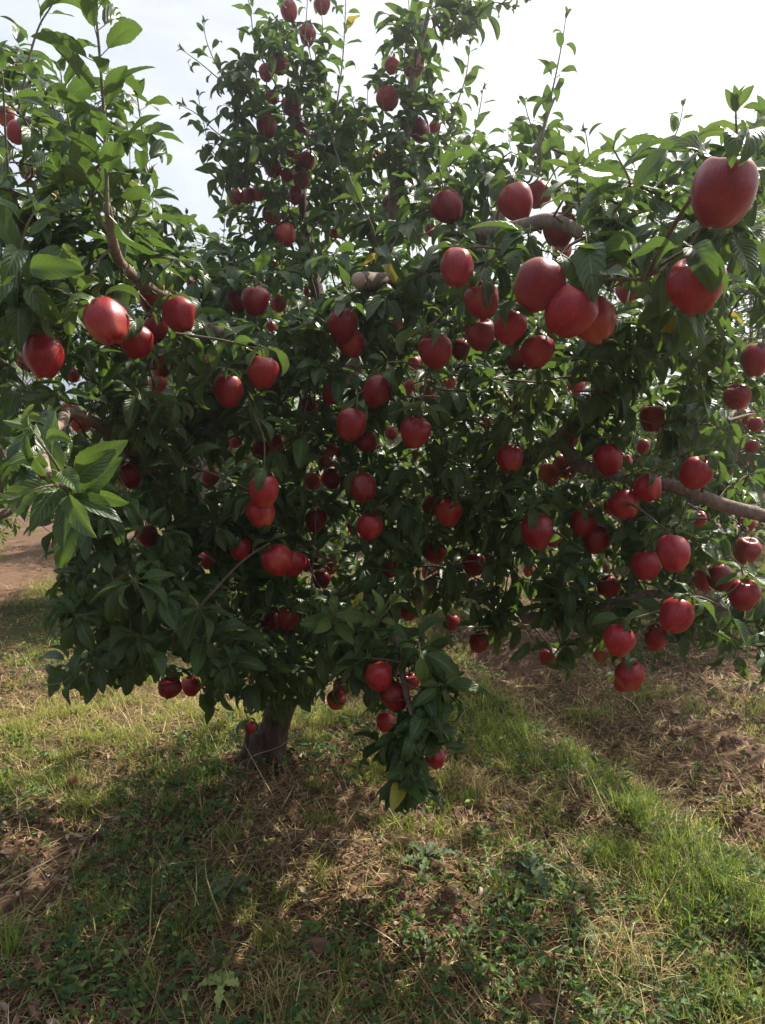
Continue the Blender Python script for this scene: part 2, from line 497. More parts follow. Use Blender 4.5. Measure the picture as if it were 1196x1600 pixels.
APPLES = [apple_mesh(k) for k in range(7)]
def stalk_mesh():
    T = Tubes(); T.add(spline([(0, 0, .026), (.001, 0, .036), (.004, .001, .048), (.009, .002, .056)], 4), np.array([.0016] * 9 + [.0017, .0019, .0022, .0027]), 6)
    me = T.mesh('stalk'); me.materials.append(M_STALK); return me
def calyx_mesh():
    V = []; F = []
    for k in range(5):
        a = k * 2 * math.pi / 5; b = len(V)
        for rr, w, z in ((.002, .0022, -.032), (.005, .0022, -.0385), (.0045, .0004, -.043)):
            for s in (-1, 1):
                V.append((rr * math.cos(a) - s * w * math.sin(a), rr * math.sin(a) + s * w * math.cos(a), z))
        F += [(b, b + 1, b + 3, b + 2), (b + 2, b + 3, b + 5, b + 4)]
    me = build_mesh('calyx', np.array(V), np.array(F)); me.materials.append(M_CALYX); return me
STALK, CALYX = stalk_mesh(), calyx_mesh()

AP = '''
8,181,14|dark apple cut in half by the left photo edge, above a rounder one
27,207,16|round red apple near the upper left edge, just right of the half-cut one
42,268,12|dim red apple buried in leaves at far left, under the pair at the edge
452,18,13|left one of the two highest apples at the top photo edge
504,9,12|right one of the two highest apples, touching the top photo edge
481,55,13|apple with a brownish leaf against it, third from the top of the tall shoot
437,100,15|round apple on the tall shoot with a smaller apple tucked at its lower left
417,114,12|smaller apple tucked against the lower left of a round one on the tall shoot
426,152,10|narrow half-hidden apple alone on the tall shoot, above a big single one
455,167,14|dark shaded apple in the middle of the tall shoot, right of the narrow one
417,197,16|large red apple by itself on the left side of the tall shoot
471,206,13|dull brownish apple half behind leaves on the right side of the tall shoot
457,243,11|narrow apple at the head of the crowded bunch on the tall shoot
427,263,14|leftmost apple of the crowded bunch on the tall shoot
481,251,12|rightmost apple of the crowded bunch on the tall shoot
449,274,10|dim apple at the core of the crowded bunch on the tall shoot
471,283,13|apple in the crowded bunch resting on the lowest one of that bunch
463,306,13|lowest apple of the crowded bunch on the tall shoot
370,308,12|left end of the three apples hanging in a row against the sky
389,306,11|middle one of the three apples hanging in a row against the sky
406,302,12|right end of the three apples hanging in a row against the sky
424,337,14|oval apple hanging alone below the right end of the row of three
447,367,16|bottommost apple of the tall centre shoot, big and dark red
613,103,12|left and slimmer apple of the side-by-side pair on the second tall shoot
646,104,16|right and fatter apple of the side-by-side pair on the second tall shoot
606,155,17|large apple just below the side-by-side pair on the second tall shoot
656,205,16|purplish hazy apple low on the second tall shoot
679,199,9|small apple peeping out behind the purplish one on the second tall shoot
589,242,7|tiny orange-red apple between the two tall shoots
611,319,14|dark apple hanging in shade over a gap of white sky
524,365,8|small dark apple in deep leaf shade, right of the lowest tall-shoot apple
425,415,8|small dull apple beneath the tall centre shoot, above the leafy left-centre
699,324,24|bright orange-red apple at the left start of the upper right limb
674,359,9|little apple below the orange-red one at the start of the upper right limb
807,317,27|dark glossy apple sitting upright on the upper right limb
842,305,19|paler apple behind the right shoulder of the dark upright one on the limb
875,359,25|pinkish apple hanging under the upper right limb beside a broad leaf
881,392,13|narrow apple wedged directly under the pinkish one of the upper right limb
1130,301,47|biggest apple, pinkish and washed out, highest at the right side
1088,446,42|second biggest apple, oval, hanging below the biggest at the right side
714,419,26|red apple with a leaf across its top, left of the upper right cluster
754,470,27|egg-shaped red apple over another, in the middle of the upper right cluster
842,447,38|long tilted red apple behind crossing leaves, upper right cluster
890,487,38|large fused-looking front apple with a leaf over it, upper right cluster
928,502,34|large apple overlapping behind the right side of the leaf-covered one
797,511,22|apple right of the stacked pair and left of the large twins
751,523,24|lower apple of the stacked pair in the upper right cluster
980,456,15|dim red apple deep in dark leaves between the large twins and the big oval
681,549,26|wide orange-tinted apple at the lower left corner of the upper right cluster
719,546,14|small round apple touching the wide orange-tinted one
806,560,15|small apple half hidden beside the one next to a yellow leaf
840,550,25|red apple next to the glowing yellow-green leaf, base of upper right cluster
621,510,10|thin sliver of red apple among dark leaves, centre top
647,568,9|small pinkish apple with a pale leaf over it, below the sliver
590,612,20|dark red apple peeping from under broad leaves at the centre
641,608,11|left one of two dim small apples right of centre
668,613,12|right one of two dim small apples right of centre
703,597,9|small pale pink apple touching a bright green leaf
900,603,12|small lone apple left of the upper bare limb
1020,654,17|lone dark apple with a bright rim, right of the upper bare limb
1152,620,18|red apple near the right edge under dense hazy leaves
1182,562,20|dim apple nearly at the right edge, above the others there
1180,663,10|small pinkish apple at the right edge, lower one of the small pair
1167,650,11|dim small apple touching the pinkish one at the right edge
1175,697,9|lowest small orange-red apple at the right edge, over grassy background
649,675,24|big red apple half capped by a dark leaf, centre right
652,712,8|tiny red apple straight below the big leaf-capped one
612,677,9|small dark apple between the centre pair and the big leaf-capped one
759,661,8|tiny orange apple in dark leaves, left of the bare limbs
797,717,18|round red apple by itself left of the forked bare limb
859,742,16|round apple touching a dim one under the fork of the bare limb
885,728,17|dim shaded apple hanging behind the forked bare limb
887,687,15|brownish shaded apple above the fork of the bare limb
950,717,20|apple with bright rim and a yellow leaf hanging over it, on the bare limb
977,722,10|dark little apple behind the yellow-leaf apple
1005,698,9|narrow little apple above the bare limb, beside a yellowish leaf
1087,740,22|big red apple sitting on the bare limb, farthest right one there
1013,762,19|apple hanging directly across the bare limb, hiding a piece of it
974,788,21|bright round apple with a small one behind its left, under the bare limb
955,791,12|small apple behind the left side of the bright round one
911,816,18|upper apple of the diagonal pair left of the bright round one
932,843,19|lower apple of the diagonal pair left of the bright round one
839,830,22|bright red apple with a leaf point over its top, mid right
865,841,12|orange-brown apple mostly hidden behind the one with the leaf point
701,801,19|bright red apple under a pointed leaf, centre right
676,789,14|dim apple touching the upper left of the one under a pointed leaf
681,865,16|round red apple above a dimmer one, centre right lower crown
672,896,11|dimmer apple directly beneath the round one, centre right lower crown
741,882,16|flat-looking red apple alone, right of the round one and its dim neighbour
609,886,13|narrow dark red apple alone in deep shade, lower centre
638,955,13|red apple just right of the bright green young leaf tuft
707,972,11|slim dark apple low over a sunlit ground patch, centre right
749,1003,14|dark apple hanging lowest between the hanging branch and the right crown
855,1026,12|shaded apple half behind a hanging leaf at the crown's lower right
827,892,8|tiny red apple low in the right crown, under the leaf-point apple
952,917,15|tall narrow red apple with leaves on both sides, lower right crown
1052,865,25|large bright red apple at the heart of the lower right cluster
1010,884,20|apple touching the lower left of the large bright one
1103,905,17|lit oval apple with a leaf on its left, lower right cluster
1126,902,18|apple tucked behind the right of the lit oval one
1163,930,21|big round apple at the lower right cluster's right end
1057,962,25|apple split by a dark hanging leaf across its middle, lower right
967,1001,21|pointed red apple just above the lowest right one
1025,998,15|shaded apple bottom peeking under leaves, right of the pointed one
940,1021,13|dark apple behind leaves left of the lowest right apple
985,1056,20|lowest apple of the right crown, hanging free over sunlit ground
972,1069,11|dark apple edge just behind the lowest right apple
1167,861,18|apple with lit top under the bare limb near the right edge
1091,812,11|small apple under the bare limb, above the large bright one
1168,819,11|small dim apple touching the bare limb's underside near the right edge
537,508,23|glossy oval apple with a sunlit right side, centre top
549,537,19|darker apple right behind and below the glossy sunlit oval one
550,577,12|small round apple below the glossy oval pair
484,629,13|slim vertical apple on the left of the centre leader
520,615,15|dim apple with a pale twig line across it, centre
549,663,23|apple with a dark leaf cutting into its top, upper of the centre pair
574,691,15|apple touching the lower right of the leaf-cut one
515,712,15|shaded oval apple right of the centre leader
518,749,14|shaded apple under the oval one, right of a twin
489,752,12|left twin of the two shaded apples beside the centre leader
568,762,19|bright red squarish apple hanging alone below the centre pair
400,470,20|large dark red apple of a touching pair, upper left centre
372,471,14|smaller left apple of the touching pair, upper left centre
436,474,12|dim apple right of the touching pair, behind leaves
425,511,7|tiny bright red apple below the dim one, left centre
484,456,8|tiny red apple near the cut limb stub
411,582,22|broad apple below crossing leaves, left of centre
408,702,14|left half of the twin apples behind a hanging leaf
431,691,13|right half of the twin apples behind a hanging leaf
413,768,21|upper apple of the matt stacked pair left of the centre leader
408,801,20|lower apple of the matt stacked pair left of the centre leader
168,504,33|large glossy apple with sunlit orange side and visible flower end, left
239,464,21|tall apple right of the large glossy sunlit one, beside a pale leaf
281,492,25|large dark apple where the upper left limb shows
214,535,22|apple below right of the large glossy one, partly behind leaves
243,515,18|dim orange-brown apple wedged between three larger ones, left
254,572,14|apple with only its lit pink top showing above a leaf, left
247,600,12|dark apple under the one showing its lit pink top
69,556,29|large deep red apple under leaves at the far left
41,563,13|narrow apple behind the left side of the large deep red one
115,586,10|small dark apple right of the large deep red one, far left
109,644,13|upper apple of the small pair behind bright near leaves, left
128,662,14|lower apple of the small pair behind bright near leaves, left
200,742,18|round shiny lone apple at a leaf tip, left
329,744,13|small lone apple with bright speckled rim, left of centre
357,611,20|shaded apple among dark leaves, right of the near-left clusters
332,562,9|small pink lit apple above the shaded one, left of centre
300,445,7|tiny pink apple behind a leaf, above the large dark apple at the limb
368,690,9|dim small apple in deep shade left of the hanging-leaf twins
229,837,15|apple with lit top edge low in the left crown
376,858,15|dim maroon apple in deep shade, lower left of the matt pair
325,876,12|dim maroon apple farthest left in the deep lower shade
494,813,15|dark shaded apple between leader and the low centre leaves
578,824,18|jagged-looking red apple between leaves, right of a darker twin
556,823,12|darker twin on the left of the jagged-looking red apple
434,876,21|left of the two big matt apples above the trunk fork
458,881,19|right of the two big matt apples above the trunk fork
479,883,9|left small apple of the low row beside the trunk fork
495,879,10|small apple with lit rim in the low row beside the trunk fork
517,883,11|orange-pink right end apple of the low row beside the trunk fork
502,905,13|red apple hanging just under the low row beside the trunk fork
424,970,13|left of the two dark apples in front of the trunk
450,967,15|right of the two dark apples in front of the trunk
265,1075,16|bright red apple hanging at the crown's bottom edge, left of the trunk
299,1072,13|dark apple right beside the bright one at the crown's bottom left edge
392,1137,8|tiny dark apple against the left side of the trunk
534,1074,12|upper of two shaded apples hanging right of the trunk
526,1094,13|lower of two shaded apples hanging right of the trunk
592,1056,20|long bright red apple at the top of the low hanging branch
641,1064,13|shaded apple right of the long bright one on the hanging branch
617,1090,19|apple with a round dark leaf over its top, hanging branch
603,1128,13|apple third down on the left side of the hanging branch
681,1185,14|lowest apple of the hanging branch, on its right side
'''
FRUIT = []
for ln in AP.strip().splitlines():
    a, lab = ln.split('|'); x, y, r_ = (float(v) for v in a.split(','))
    if r_ <= 22 and y > 400: r_ *= 1.10
    FRUIT.append((x, y, r_, lab))

frng = random.Random(5)
fruit_pos = []
def place_apples():
    for k, (px, py, r_, lab) in enumerate(FRUIT):
        big = frng.uniform(.92, 1.08)
        if r_ < 17 and py > 395: big *= .88
        if r_ < 12: big *= .82                                   # partly hidden or undersized fruit
        if r_ < 8.5: big *= .8
        d = FPX * .04 * big / r_ * .98
        d = min(d, 3.15)
        big = d * r_ / (FPX * .04 * .98) if d >= 3.15 else big
        p = P(px, py, d)
        o = bpy.data.objects.new('apple', APPLES[k % len(APPLES)])
        COL.objects.link(o)
        o.location = p
        o.scale = (big, big, big)
        tilt = frng.uniform(0, .62); az = frng.uniform(0, 6.28)
        if px == 168: tilt, az = .62, math.pi / 2 + .1
        q = Vector((math.cos(az) * math.sin(tilt), math.sin(az) * math.sin(tilt), math.cos(tilt)))
        if px == 168: q = Vector((-.50, .42, .76)).normalized()
        if px == 842: q = Vector((.5, 0, .86)).normalized()
        o.rotation_mode = 'QUATERNION'
        from mathutils import Quaternion
        o.rotation_quaternion = q.to_track_quat('Z', 'Y') @ Quaternion((0, 0, 1), frng.uniform(0, 6.28))
        tag(o, lab, 'apple', 'red apples hanging in the tree')
        s = bpy.data.objects.new('stalk', STALK); COL.objects.link(s); s.parent = o
        c = bpy.data.objects.new('calyx', CALYX); COL.objects.link(c); c.parent = o
        tip = o.rotation_quaternion @ Vector((.009, .002, .056)) * big
        fruit_pos.append((np.array(p), .04 * big, np.array(p) + np.array(tip)))
place_apples()
FP = np.array([f[0] for f in fruit_pos]); FR = np.array([f[1] for f in fruit_pos])
FDIST = np.linalg.norm(FP - CAM, axis=1); FDIR = (FP - CAM) / FDIST[:, None]

HID = rng.random(len(FP))
PCLR = np.clip(.88 - 6.0 * (FR / FDIST - .014), .50, .88) - .25 * (HID < .3)
def clear_of_fruit(pts, r=rng, pc=None):
    """leaves part around hanging fruit: drop those covering or growing inside an apple"""
    pc = PCLR if pc is None else pc
    q = pts - CAM
    keep = np.ones(len(pts), bool)
    for k in range(len(FP)):
        along = q @ FDIR[k]
        d2 = np.linalg.norm(q - along[:, None] * FDIR[k], axis=1)
        front = (along < FDIST[k] + FR[k] * .6) & (d2 < FR[k] * .98 * along / FDIST[k] + .013)
        inside = np.linalg.norm(pts - FP[k], axis=1) < FR[k] * 1.0
        keep &= ~(inside | (front & (r.random(len(pts)) < pc[k])))
    return keep

# ---------------------------------------------------------------- main tree
BASE = P(419, 1213, 3.36); BASE[2] = 0
tree = empty('apple_tree', BASE)
tag(tree, 'large apple tree loaded with red apples, dark trunk standing in grass at left of centre', 'tree')
inv = tree.location
def child(name, me, mat, parent=None):
    o = link(name, me, parent or tree, mat)
    if parent is None: o.location = -Vector(inv)
    return o

LIMBS = {
 'trunk': [(412, 1222, 3.37, .080), (417, 1195, 3.36, .070), (427, 1150, 3.34, .066), (443, 1090, 3.3, .064), (450, 1040, 3.25, .064), (444, 990, 3.2, .064), (432, 930, 3.1, .065)],
 'leader': [(436, 960, 3.15, .07), (432, 925, 3.1, .062), (455, 860, 3.05, .055), (466, 760, 3, .048), (470, 680, 2.95, .044), (492, 600, 2.95, .04), (500, 500, 3.05, .032), (488, 400, 3.12, .024), (470, 300, 3.15, .018), (464, 150, 3.15, .012), (457, 20, 3.15, .008), (448, -120, 3.15, .004)],
 'left_low': [(438, 950, 3.12, .05), (400, 905, 3.0, .042), (310, 835, 2.7, .034), (262, 768, 2.45, .028), (200, 700, 2.2, .02), (120, 650, 1.8, .014), (70, 690, 1.35, .009), (85, 740, 1.2, .006)],
 'left_up': [(488, 620, 2.95, .032), (478, 568, 2.7, .024), (420, 548, 2.45, .021), (375, 528, 2.2, .019), (310, 500, 1.98, .017), (230, 450, 1.8, .014), (180, 400, 1.52, .011), (168, 320, 1.4, .008)],
 'left_edge': [(230, 450, 1.8, .014), (140, 480, 1.85, .012), (60, 440, 1.9, .010), (10, 330, 2.0, .007), (-30, 200, 2.1, .005)],
 'right_main': [(444, 1000, 3.2, .062), (520, 950, 3.1, .052), (575, 905, 3, .045), (690, 820, 2.8, .038), (775, 752, 2.6, .034), (865, 688, 2.4, .026), (945, 618, 2.25, .022), (1000, 572, 2.1, .018), (1060, 500, 1.85, .011), (1090, 400, 1.35, .009), (1110, 330, 1.2, .005)],
 'right_fork': [(850, 700, 2.45, .020), (872, 695, 2.35, .022), (910, 730, 2.25, .021), (985, 747, 2.15, .018), (1080, 765, 2.05, .017), (1196, 808, 1.95, .018), (1320, 850, 1.9, .015), (1420, 860, 1.85, .008)],
 'upper_right': [(497, 480, 2.98, .03), (560, 475, 2.65, .028), (640, 440, 2.3, .026), (740, 380, 1.95, .022), (800, 357, 1.75, .020), (870, 352, 1.62, .015), (950, 385, 1.52, .011), (1030, 390, 1.42, .008), (1080, 370, 1.35, .005)],
 'low_right': [(446, 1020, 3.22, .045), (600, 965, 3, .036), (700, 905, 2.8, .03), (800, 958, 2.5, .024), (900, 965, 2.35, .019), (1000, 930, 2.2, .014), (1100, 950, 2.05, .008)],
 'hanging': [(520, 950, 3.1, .03), (570, 935, 2.7, .021), (612, 985, 2.3, .015), (637, 1080, 2.15, .010), (655, 1180, 2.1, .006)],
 'second_leader': [(470, 690, 2.95, .035), (560, 560, 2.9, .03), (600, 400, 2.85, .024), (630, 250, 2.8, .018), (650, 100, 2.8, .012), (690, -60, 2.7, .006)],
 'left_bottom': [(440, 975, 3.18, .035), (350, 985, 2.8, .026), (260, 1005, 2.5, .017), (150, 1035, 2.1, .008)],
 'right_up': [(740, 380, 1.95, .016), (790, 320, 2.0, .012), (835, 240, 2.1, .008), (868, 150, 2.15, .004)],
 'back_left': [(440, 940, 3.12, .04), (340, 800, 3.5, .03), (250, 600, 3.7, .02), (220, 400, 3.7, .012)],
 'back_right': [(466, 760, 3.0, .035), (620, 700, 3.5, .028), (760, 560, 3.8, .02), (840, 420, 3.9, .012)],
}
skel = []
first = True
for nm, pl in LIMBS.items():
    pts = spline([P(a, b, c) for a, b, c, _ in pl], 10)
    rd = spline([(r_, r_, r_) for *_, r_ in pl], 10)[:, 0]
    if nm != 'trunk':                                          # knotty wander of the older wood
        for i in range(len(pts)):
            v = pts[i]
            w = Vector(v * 6); k = min(1, i / 6) * .018
            pts[i] = v + k * np.array([mnoise.noise(w), mnoise.noise(w + Vector((9, 0, 0))), mnoise.noise(w + Vector((0, 9, 0)))])
    T = Tubes()
    if nm == 'trunk':
        rd = rd * 1.0
        pts[0][2] = -.06
    T.add(pts, rd, 22 if nm == 'trunk' else 12, rough=.2 if nm == 'trunk' else .2)
    if nm == 'trunk':
        for k in range(5):                                     # root flare
            a = k * 1.3 + .4; c = pts[3]
            q = np.array([math.cos(a), math.sin(a), 0])
            T.add(spline([np.array([c[0], c[1], .20]) + q * .04, np.array([c[0], c[1], .06]) + q * .08, np.array([c[0], c[1], -.05]) + q * .15], 5), np.linspace(.042, .022, 11), 8, rough=.2)
    ob = child('trunk' if nm == 'trunk' else 'branch', T.mesh('branch'), M_BARK if nm in ('trunk', 'leader') else M_LIMB)
    skel.append(pts if nm != 'trunk' else pts[-3:])
# sawn stub
stub = Tubes(); stub.add(spline([P(640, 442, 2.3), P(600, 440, 2.2), P(562, 438, 2.1)], 6), np.array([.026] * 3 + [.024] * 6 + [.025, .026, .026, .024])[:13], 14, rough=.12)
so = child('sawn_stub', stub.mesh('sawn_stub'), M_LIMB)
c0 = P(562, 438, 2.1); dd = norm(P(562, 438, 2.1) - P(600, 440, 2.2))
ct = Tubes(); ct.add([c0 - dd * .002, c0 + dd * .011], [.023, .021], 14)
co = link('cut_face', ct.mesh('cut_face'), so, M_CUT)

nodes = np.concatenate(skel)
LV = Leaves(); TW = Tubes(); SPUR = Leaves()
# foliage masses: centre px,py, half sizes px, depth, depth spread, amount
BLOBS = [
 (20,140,60,70,1.9,.25,1.2),(20,300,60,60,1.7,.2,1.0),(140,300,70,60,1.9,.25,.9),(90,200,40,50,2.0,.2,.5),(240,330,50,30,2.3,.2,.6),(30,260,80,110,1.95,.3,1.0),(60,420,110,110,1.55,.25,1.1),(60,560,100,90,1.9,.3,1),(170,420,120,70,1.8,.35,1),
 (120,640,120,80,1.9,.3,1),(240,560,120,90,2.0,.35,1.1),(230,700,120,90,2.2,.35,1),(190,830,110,80,2.0,.3,1.1),(200,930,130,80,2.0,.3,1.2),
 (290,1010,140,50,2.3,.35,1.2),(170,1035,80,26,2.0,.2,.8),(400,1050,120,50,2.7,.4,1.2),(60,700,50,50,1.3,.1,.35),
 (240,370,80,45,2.5,.3,.8),(330,430,110,50,2.5,.35,1),(380,540,130,80,2.3,.35,1.2),(370,650,120,80,2.4,.4,1.1),(330,790,120,80,2.5,.4,1.0),(320,900,100,70,2.6,.4,1.1),
 (430,950,110,60,2.7,.35,1.1),(470,830,120,80,2.6,.4,1.0),(490,700,110,90,2.5,.4,.9),(520,560,120,90,2.3,.35,1.1),(560,440,120,60,2.4,.35,.9),
 (430,400,90,50,2.7,.35,.9),(395,140,45,70,2.9,.15,1.1),(375,235,55,50,2.85,.2,1.2),(440,330,75,55,2.85,.2,1.2),(455,70,45,75,2.9,.2,1.2),(450,210,50,100,2.9,.2,1.4),(510,270,40,90,2.9,.15,1.1),(500,140,30,60,2.95,.15,.7),
 (545,230,40,80,2.9,.15,1.0),(640,90,38,90,2.75,.15,1.2),(650,220,65,80,2.7,.2,1.3),(590,330,80,50,2.6,.3,.9),(705,15,42,38,2.5,.12,1.2),(705,200,30,60,2.7,.15,.6),
 (690,330,80,50,2.0,.3,.9),(800,265,70,40,2.0,.25,1),(850,210,25,60,2.1,.1,.6),(740,290,70,50,2.3,.3,.9),(900,300,60,40,1.7,.25,.8),(760,420,90,70,1.95,.3,1.1),(850,400,70,50,1.65,.2,.9),
 (1000,520,80,60,1.75,.15,1.2),(930,560,80,60,2.0,.15,1.0),(1060,450,70,70,1.55,.15,1.0),
 (930,400,60,50,1.2,.1,1.2),(1010,380,80,50,1.15,.1,1.3),(1040,440,50,40,1.1,.08,1.0),(880,320,60,30,1.45,.1,.8),(165,200,50,120,1.55,.15,.7),(640,1140,55,60,2.1,.1,1.4),(650,1180,42,40,2.08,.08,1.4),(640,1225,26,20,2.06,.05,1.3),
 (1020,280,60,35,1.9,.2,1.0),(1095,265,60,40,1.6,.2,1.1),(1165,250,45,50,1.5,.2,1.2),(1180,420,40,60,1.8,.2,1.2),(1130,500,60,50,2.0,.2,1.1),(590,1040,60,30,2.15,.1,1.2),(670,1060,45,30,2.1,.1,1.2),
 (770,400,40,25,1.75,.06,1.0),(840,360,30,20,1.6,.05,.8),(140,390,70,35,1.5,.1,1.0),(290,500,40,20,1.85,.08,.7),
 (980,330,90,50,1.35,.2,.9),(990,420,110,60,1.35,.2,1.2),(1120,380,60,60,1.25,.15,.8),(1120,250,70,45,1.25,.15,.9),(1180,330,40,90,1.5,.2,.8),(680,480,110,70,2.1,.3,1.1),(640,590,120,80,2.3,.35,1.1),
 (760,600,110,80,2.3,.35,1.1),(880,590,100,60,2.2,.3,1),(990,530,110,60,2.1,.3,1.1),(730,720,110,80,2.4,.4,1),(620,780,110,90,2.5,.4,1.1),(830,790,100,70,2.4,.35,1.1),
 (640,900,110,60,2.6,.35,1.1),(760,860,110,70,2.5,.35,1.1),(880,700,100,60,2.4,.3,.9),(1000,640,110,60,2.4,.3,1),(1120,610,70,90,2.3,.3,1.1),(1000,800,90,50,2.3,.3,1),(930,880,100,60,2.3,.3,1.1),
 (1080,850,100,60,2.2,.25,1.1),(1150,790,50,60,2.2,.2,.8),(1040,940,100,45,2.2,.25,1.2),(1150,960,50,60,2.0,.2,1.1),(850,940,100,35,2.4,.25,.9),(930,985,60,25,2.3,.2,.9),(780,965,50,30,2.5,.2,.9),
 (540,980,90,45,2.3,.3,1.1),(620,1030,80,45,2.15,.25,1.2),(650,1090,60,45,2.2,.2,1.2),(655,1160,50,45,2.2,.12,1.1),(645,1225,26,26,2.15,.08,1.0),(490,1040,70,45,2.7,.3,.9),(850,1010,40,20,2.3,.1,.5),(1190,1010,40,35,1.9,.1,.8),
 # far side of the same crown
 (300,560,200,150,3.6,.4,.35),(520,350,200,120,3.7,.4,.35),(760,520,200,150,3.8,.4,.35),(600,780,250,120,3.8,.4,.3),
]
ros = []
for (px, py, rx, ry, dp, dd_, am) in BLOBS:
    size_px = 82 * 2.2 / dp
    cnt = int(max(3, am * 8.2 * math.pi * rx * ry / size_px ** 2))
    for _ in range(cnt):
        while True:
            v = rng.uniform(-1, 1, 3)
            if v @ v < 1: break
        ros.append(P(px + rx * v[0], py + ry * v[1], dp + dd_ * v[2] * 1.15 + .05))
ros = np.array(ros)
# fruit spurs join too
tips = np.array([f[2] for f in fruit_pos])
allp = np.concatenate([ros, tips]); isf = np.arange(len(allp)) >= len(ros)
d0 = np.array([np.min(np.linalg.norm(nodes - p, axis=1)) for p in allp])
order = np.argsort(d0 + np.where(isf, 100.0, 0.0))       # leafy spurs first, fruit hangs from what is there
grow = list(nodes); G = np.array(grow)
cap = len(G) + len(allp) * 5 + 10
buf = np.zeros((cap, 3)); buf[:len(G)] = G; ng = len(G)
dirs = np.zeros((len(allp), 3))
for i in order:
    p = allp[i]
    D = np.linalg.norm(buf[:ng] - p, axis=1)
    j = int(np.argmin(D + .25 * np.maximum(0, buf[:ng, 2] - p[2])))
    q = buf[j].copy(); dist = D[j]
    if dist < .012: dirs[i] = norm(p - BASE - np.array([0, 0, 1.2])); continue
    mid = (p + q) / 2 + np.array([0, 0, .06 * dist * (1 if not isf[i] else 1.2)]) + rng.normal(0, .06 * dist, 3)
    c = spline([q, mid, p], 3)
    r0 = min(.0075, .0022 + .010 * dist)
    TW.add(c, np.linspace(r0, .0019, len(c)), 5, cap=False)
    m_ = len(c) - 1; m_ = min(m_, 5)
    sel = c[1:][np.linspace(0, len(c) - 2, m_).astype(int)]
    if not isf[i]:
        buf[ng:ng + m_] = sel; ng += m_
    dirs[i] = norm((p - mid) / (dist + 1e-6) + norm(p - BASE - np.array([0, 0, 1.3])) * .8 + np.array([0, 0, .6]))
for i in range(len(ros)):
    p = allp[i]; _, _, dp = project(p)
    lod = 0 if dp < 1.75 else 1
    rosette(LV, p, dirs[i], rng.uniform(.074, .104), int(rng.integers(6, 11)), .08 if rng.random() < .88 else .6, lod)
for i in range(len(ros), len(allp)):                          # a few leaves at each fruit spur
    _, _, dp = project(allp[i])
    rosette(SPUR, allp[i] + np.array([0, 0, .006]), np.array([rng.normal(0, .3), rng.normal(0, .3), 1.0]), .082, 7, .12, 0 if dp < 1.75 else 1, droop=.75)

